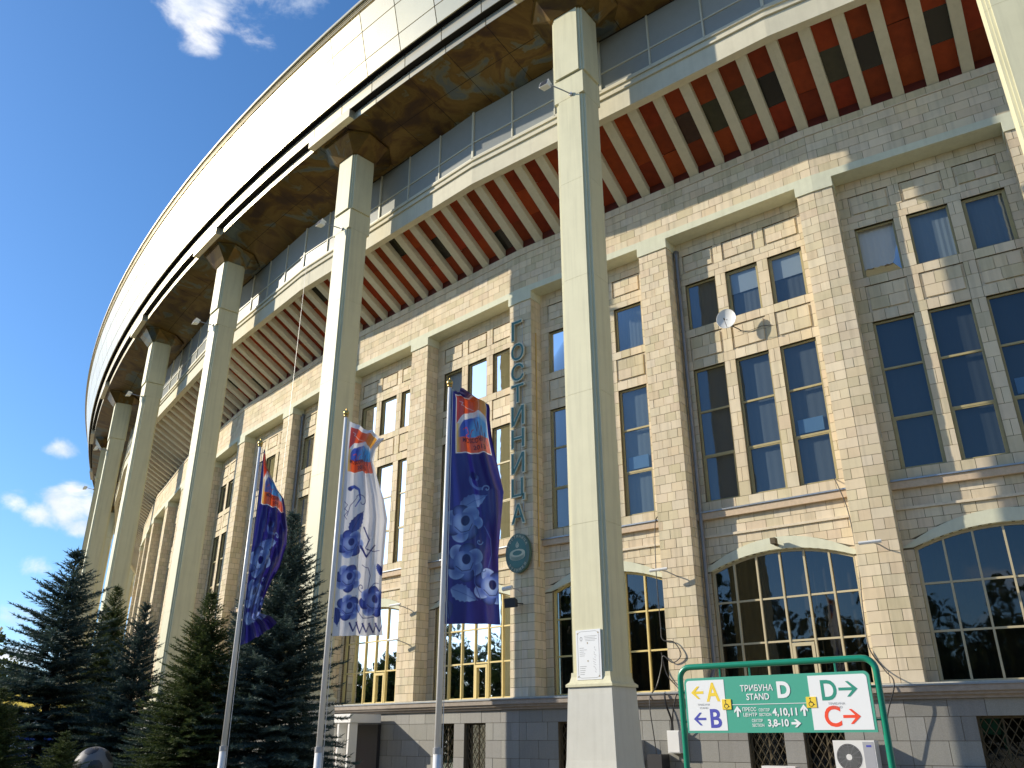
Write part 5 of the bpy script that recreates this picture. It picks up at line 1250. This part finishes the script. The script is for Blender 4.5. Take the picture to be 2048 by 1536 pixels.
# ------------------------------------------------------------------ broadleaf trees and the wood
def crown_mesh(name, r, h, seed, n=5200, leaf=.16):
    rg = np.random.RandomState(seed); cl = rg.normal(size=(26, 3)); cl /= np.linalg.norm(cl, axis=1)[:, None]; cl *= rg.uniform(.45, .95, (26, 1)); cl *= np.array([r, r, h / 2]); cl[:, 2] += h * .55
    rad = rg.uniform(.24, .42, 26) * r
    k = rg.randint(0, 26, n); d = rg.normal(size=(n, 3)); d /= np.linalg.norm(d, axis=1)[:, None]; p = cl[k] + d * (rad[k] * rg.uniform(.75, 1.05, n))[:, None]
    a = rg.normal(size=(n, 3)); a /= np.linalg.norm(a, axis=1)[:, None]; b = np.cross(a, rg.normal(size=(n, 3))); b /= np.linalg.norm(b, axis=1)[:, None]
    s = leaf * rg.uniform(.6, 1.3, (n, 1)) * r / 3
    V = np.stack([p - a * s, p + b * s * .7, p + a * s, p - b * s * .7], 1).reshape(-1, 3)
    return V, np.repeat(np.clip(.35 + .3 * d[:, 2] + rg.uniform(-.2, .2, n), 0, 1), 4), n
def mesh_from(V, T, n, name, m):
    me = bpy.data.meshes.new(name); me.from_pydata(V.tolist(), [], np.arange(4 * n).reshape(-1, 4).tolist()); me.materials.append(MATS[m])
    cc = np.ones((4 * n, 4), 'f'); cc[:, :3] = T[:, None]; at_ = me.color_attributes.new('tint', 'FLOAT_COLOR', 'CORNER'); at_.data.foreach_set('color', cc.ravel()); me.update(); return me
VA = crown_mesh('a', 3.2, 6.0, 5); VB = crown_mesh('b', 3.6, 5.2, 9)
CA, CB = mesh_from(*VA, 'crown', 'leaves'), mesh_from(*VB, 'crown', 'leaves')
tk = MB(); tk.tube([(0, 0, 0), (.05, 0, 1.8), (.1, .05, 4.2)], .22, 8, r2=.09)
for a in (0, 2.1, 4.2): tk.tube([(.06, 0, 2.0), (1.2 * math.cos(a), 1.2 * math.sin(a), 3.8)], .09, 6, r2=.03)
TM = bpy.data.meshes.new('trunk'); TM.from_pydata(tk.v, [], tk.f); TM.materials.append(MATS['bark']); TM.update()
for k, (azd, d, ht, lab) in enumerate([(-31.6, 62, 6.1, 'rounded broadleaf tree at the left edge, below the lowest clouds'), (-29.9, 70, 6.0, 'broadleaf tree seen over the low spruce in the left corner'), (-28.6, 58, 4.6, 'short broadleaf tree behind the leftmost tall spruce'), (-33.6, 55, 6.6, 'broadleaf tree partly cut by the left edge of the photo')]):
    x, y = polar(azd, d); o = empty('broadleaf_tree', lab, 'tree', 'broadleaf trees at the far left', (x, y, 0)); s = ht / 6.2; o.scale = (s * 1.1, s * 1.1, s); o.rotation_euler.z = k * 1.3
    for me, nm in ((CA if k % 2 else CB, 'crown'), (TM, 'trunk')):
        c = bpy.data.objects.new(nm, me); COL.objects.link(c); c.parent = o
rg = np.random.RandomState(4); Vs = []; Ts = []; cnt = 0
for k in range(34):
    a = math.radians(100 + 192 * k / 33 + rg.uniform(-2, 2)); d = rg.uniform(48, 66); s = rg.uniform(1.7, 2.9)
    V, T, n = (VA, VB)[k % 2]; c, sn_ = math.cos(k), math.sin(k); Rm = np.array([[c, -sn_, 0], [sn_, c, 0], [0, 0, 1]])
    sel = rg.rand(n) < .45; q = np.repeat(sel, 4); Vs.append((V[q] @ Rm.T) * np.array([s, s, s * 1.1]) + np.array([d * math.sin(a), d * math.cos(a), -.5])); Ts.append(T[q]); cnt += int(sel.sum())
for k in range(16):  # unseen row, added to keep bright sky out of the window reflections
    tx, ty = -56 + rg.uniform(-4, 4), -6 + 4.1 * k; d = math.hypot(tx, ty); a = math.atan2(tx, ty); s = rg.uniform(1.45, 1.85); V, T, n = (VA, VB)[k % 2]; c, sn_ = math.cos(k * 2), math.sin(k * 2); Rm = np.array([[c, -sn_, 0], [sn_, c, 0], [0, 0, 1]])
    Vs.append((V @ Rm.T) * np.array([s, s, s * 1.05]) + np.array([d * math.sin(a), d * math.cos(a), -.8])); Ts.append(T); cnt += n
for k in range(20):
    a = math.radians(-60 + 27 * k / 19); d = 95 + rg.uniform(-8, 14); s = rg.uniform(1.0, 1.25); V, T, n = (VA, VB)[k % 2]; sel = rg.rand(n) < .5; q = np.repeat(sel, 4)
    Vs.append(V[q] * s * np.array([1.5, 1.5, .85]) + np.array([d * math.sin(a), d * math.cos(a), -1])); Ts.append(T[q]); cnt += int(sel.sum())
wood = link('distant_wood', mesh_from(np.concatenate(Vs), np.concatenate(Ts), cnt, 'distant_wood', 'leaves'), kind='stuff', label='far belt of trees across the square')

# ------------------------------------------------------------------ things glimpsed between the spruces
x, y = polar(-24.9, 18.6); O = (x, y, 0); fb = empty('football_sculpture', 'big grey football sculpture half hidden under the spruces', 'sculpture', loc=O)
phi = (1 + 5 ** .5) / 2
ico = [Vector(v).normalized() for v in [(-1, phi, 0), (1, phi, 0), (-1, -phi, 0), (1, -phi, 0), (0, -1, phi), (0, 1, phi), (0, -1, -phi), (0, 1, -phi), (phi, 0, -1), (phi, 0, 1), (-phi, 0, -1), (-phi, 0, 1)]]
def ball(c, R):
    wht = MB(); blks = {}; nl, nm = 64, 128
    for j in range(nl):
        for k in range(nm):
            t0, t1 = math.pi * j / nl, math.pi * (j + 1) / nl; a, b = 2 * math.pi * k / nm, 2 * math.pi * (k + 1) / nm
            q = [Vector((math.sin(t) * math.cos(u), math.sin(t) * math.sin(u), math.cos(t))) for t, u in ((t0, a), (t1, a), (t1, b), (t0, b))]
            m = (q[0] + q[1] + q[2] + q[3]).normalized(); ds_ = sorted([m.dot(v) for v in ico], reverse=True)
            isb = ds_[0] > .935; r = R if not isb else R * 1.004
            pts = [tuple(Vector(c) + v * r - Vector(O)) for v in q]
            if j == 0: pts = [pts[0], pts[1], pts[2]]
            if j == nl - 1: pts = [pts[0], pts[1], pts[3]]
            (blks.setdefault(max(range(12), key=lambda z: m.dot(ico[z])), MB()) if isb else wht).poly(pts)
    wht.build('white_panels', mat('ball_shade_grey', (.17, .165, .16), .6), fb)  # white panels coloured grey to stand in for the shade under the spruces
    for q in blks.values(): q.build('black_panel', 'dark_metal', fb)
ball((x, y, 1.15), .34)
mb = MB(); mb.tube([(0, 0, 0), (0, 0, .82)], .3, 16, r2=.2); mb.build('pedestal', 'granite', fb)
x, y = polar(-30.3, 38); O = (x, y, 0); bn = empty('fence_banner', 'blue banner with white pattern on a fence behind the left corner spruces', 'banner', loc=O)
mb = MB(); mb.box(-4.2, 3.2, -.02, .02, .9, 1.75); mb.build('banner_cloth', 'banner_blue', bn)
for k in range(9): mb = MB(); mb.box(-4 + k * .8, -3.6 + k * .8, -.035, -.024, 1.15 + .05 * (k % 3), 1.5); mb.build('white_patch', 'sign_white', bn)
for k in range(5): mb = MB(); mb.box(-4.2 + k * 1.85 - .03, -4.2 + k * 1.85 + .03, .03, .09, 0, 1.8); mb.build('fence_post', 'grey_metal', bn)
x, y = polar(-29.0, 44); O = (x, y, 0); tn = empty('market_tent', 'white and yellow tent seen in gaps between the left spruces', 'tent', loc=O)
mb = MB(); mb.poly([(-2, -1.5, 2.6), (2, -1.5, 2.6), (0, 0, 3.5)]); mb.poly([(2, -1.5, 2.6), (2, 1.5, 2.6), (0, 0, 3.5)]); mb.poly([(2, 1.5, 2.6), (-2, 1.5, 2.6), (0, 0, 3.5)]); mb.poly([(-2, 1.5, 2.6), (-2, -1.5, 2.6), (0, 0, 3.5)]); mb.build('tent_roof', 'tent_yellow', tn)
mb = MB(); mb.box(-2, 2, 1.45, 1.5, 0, 2.6); mb.build('tent_wall', 'cloth_white', tn); mb = MB(); mb.box(-2, 2, -1.52, -1.48, 2.2, 2.6); mb.build('tent_valance', 'cloth_white', tn)
for a in (-1.95, 1.95):
    for b in (-1.45, 1.4): mb = MB(); mb.box(a - .04, a + .04, b - .04, b + .04, 0, 2.6); mb.build('leg', 'white_metal', tn)
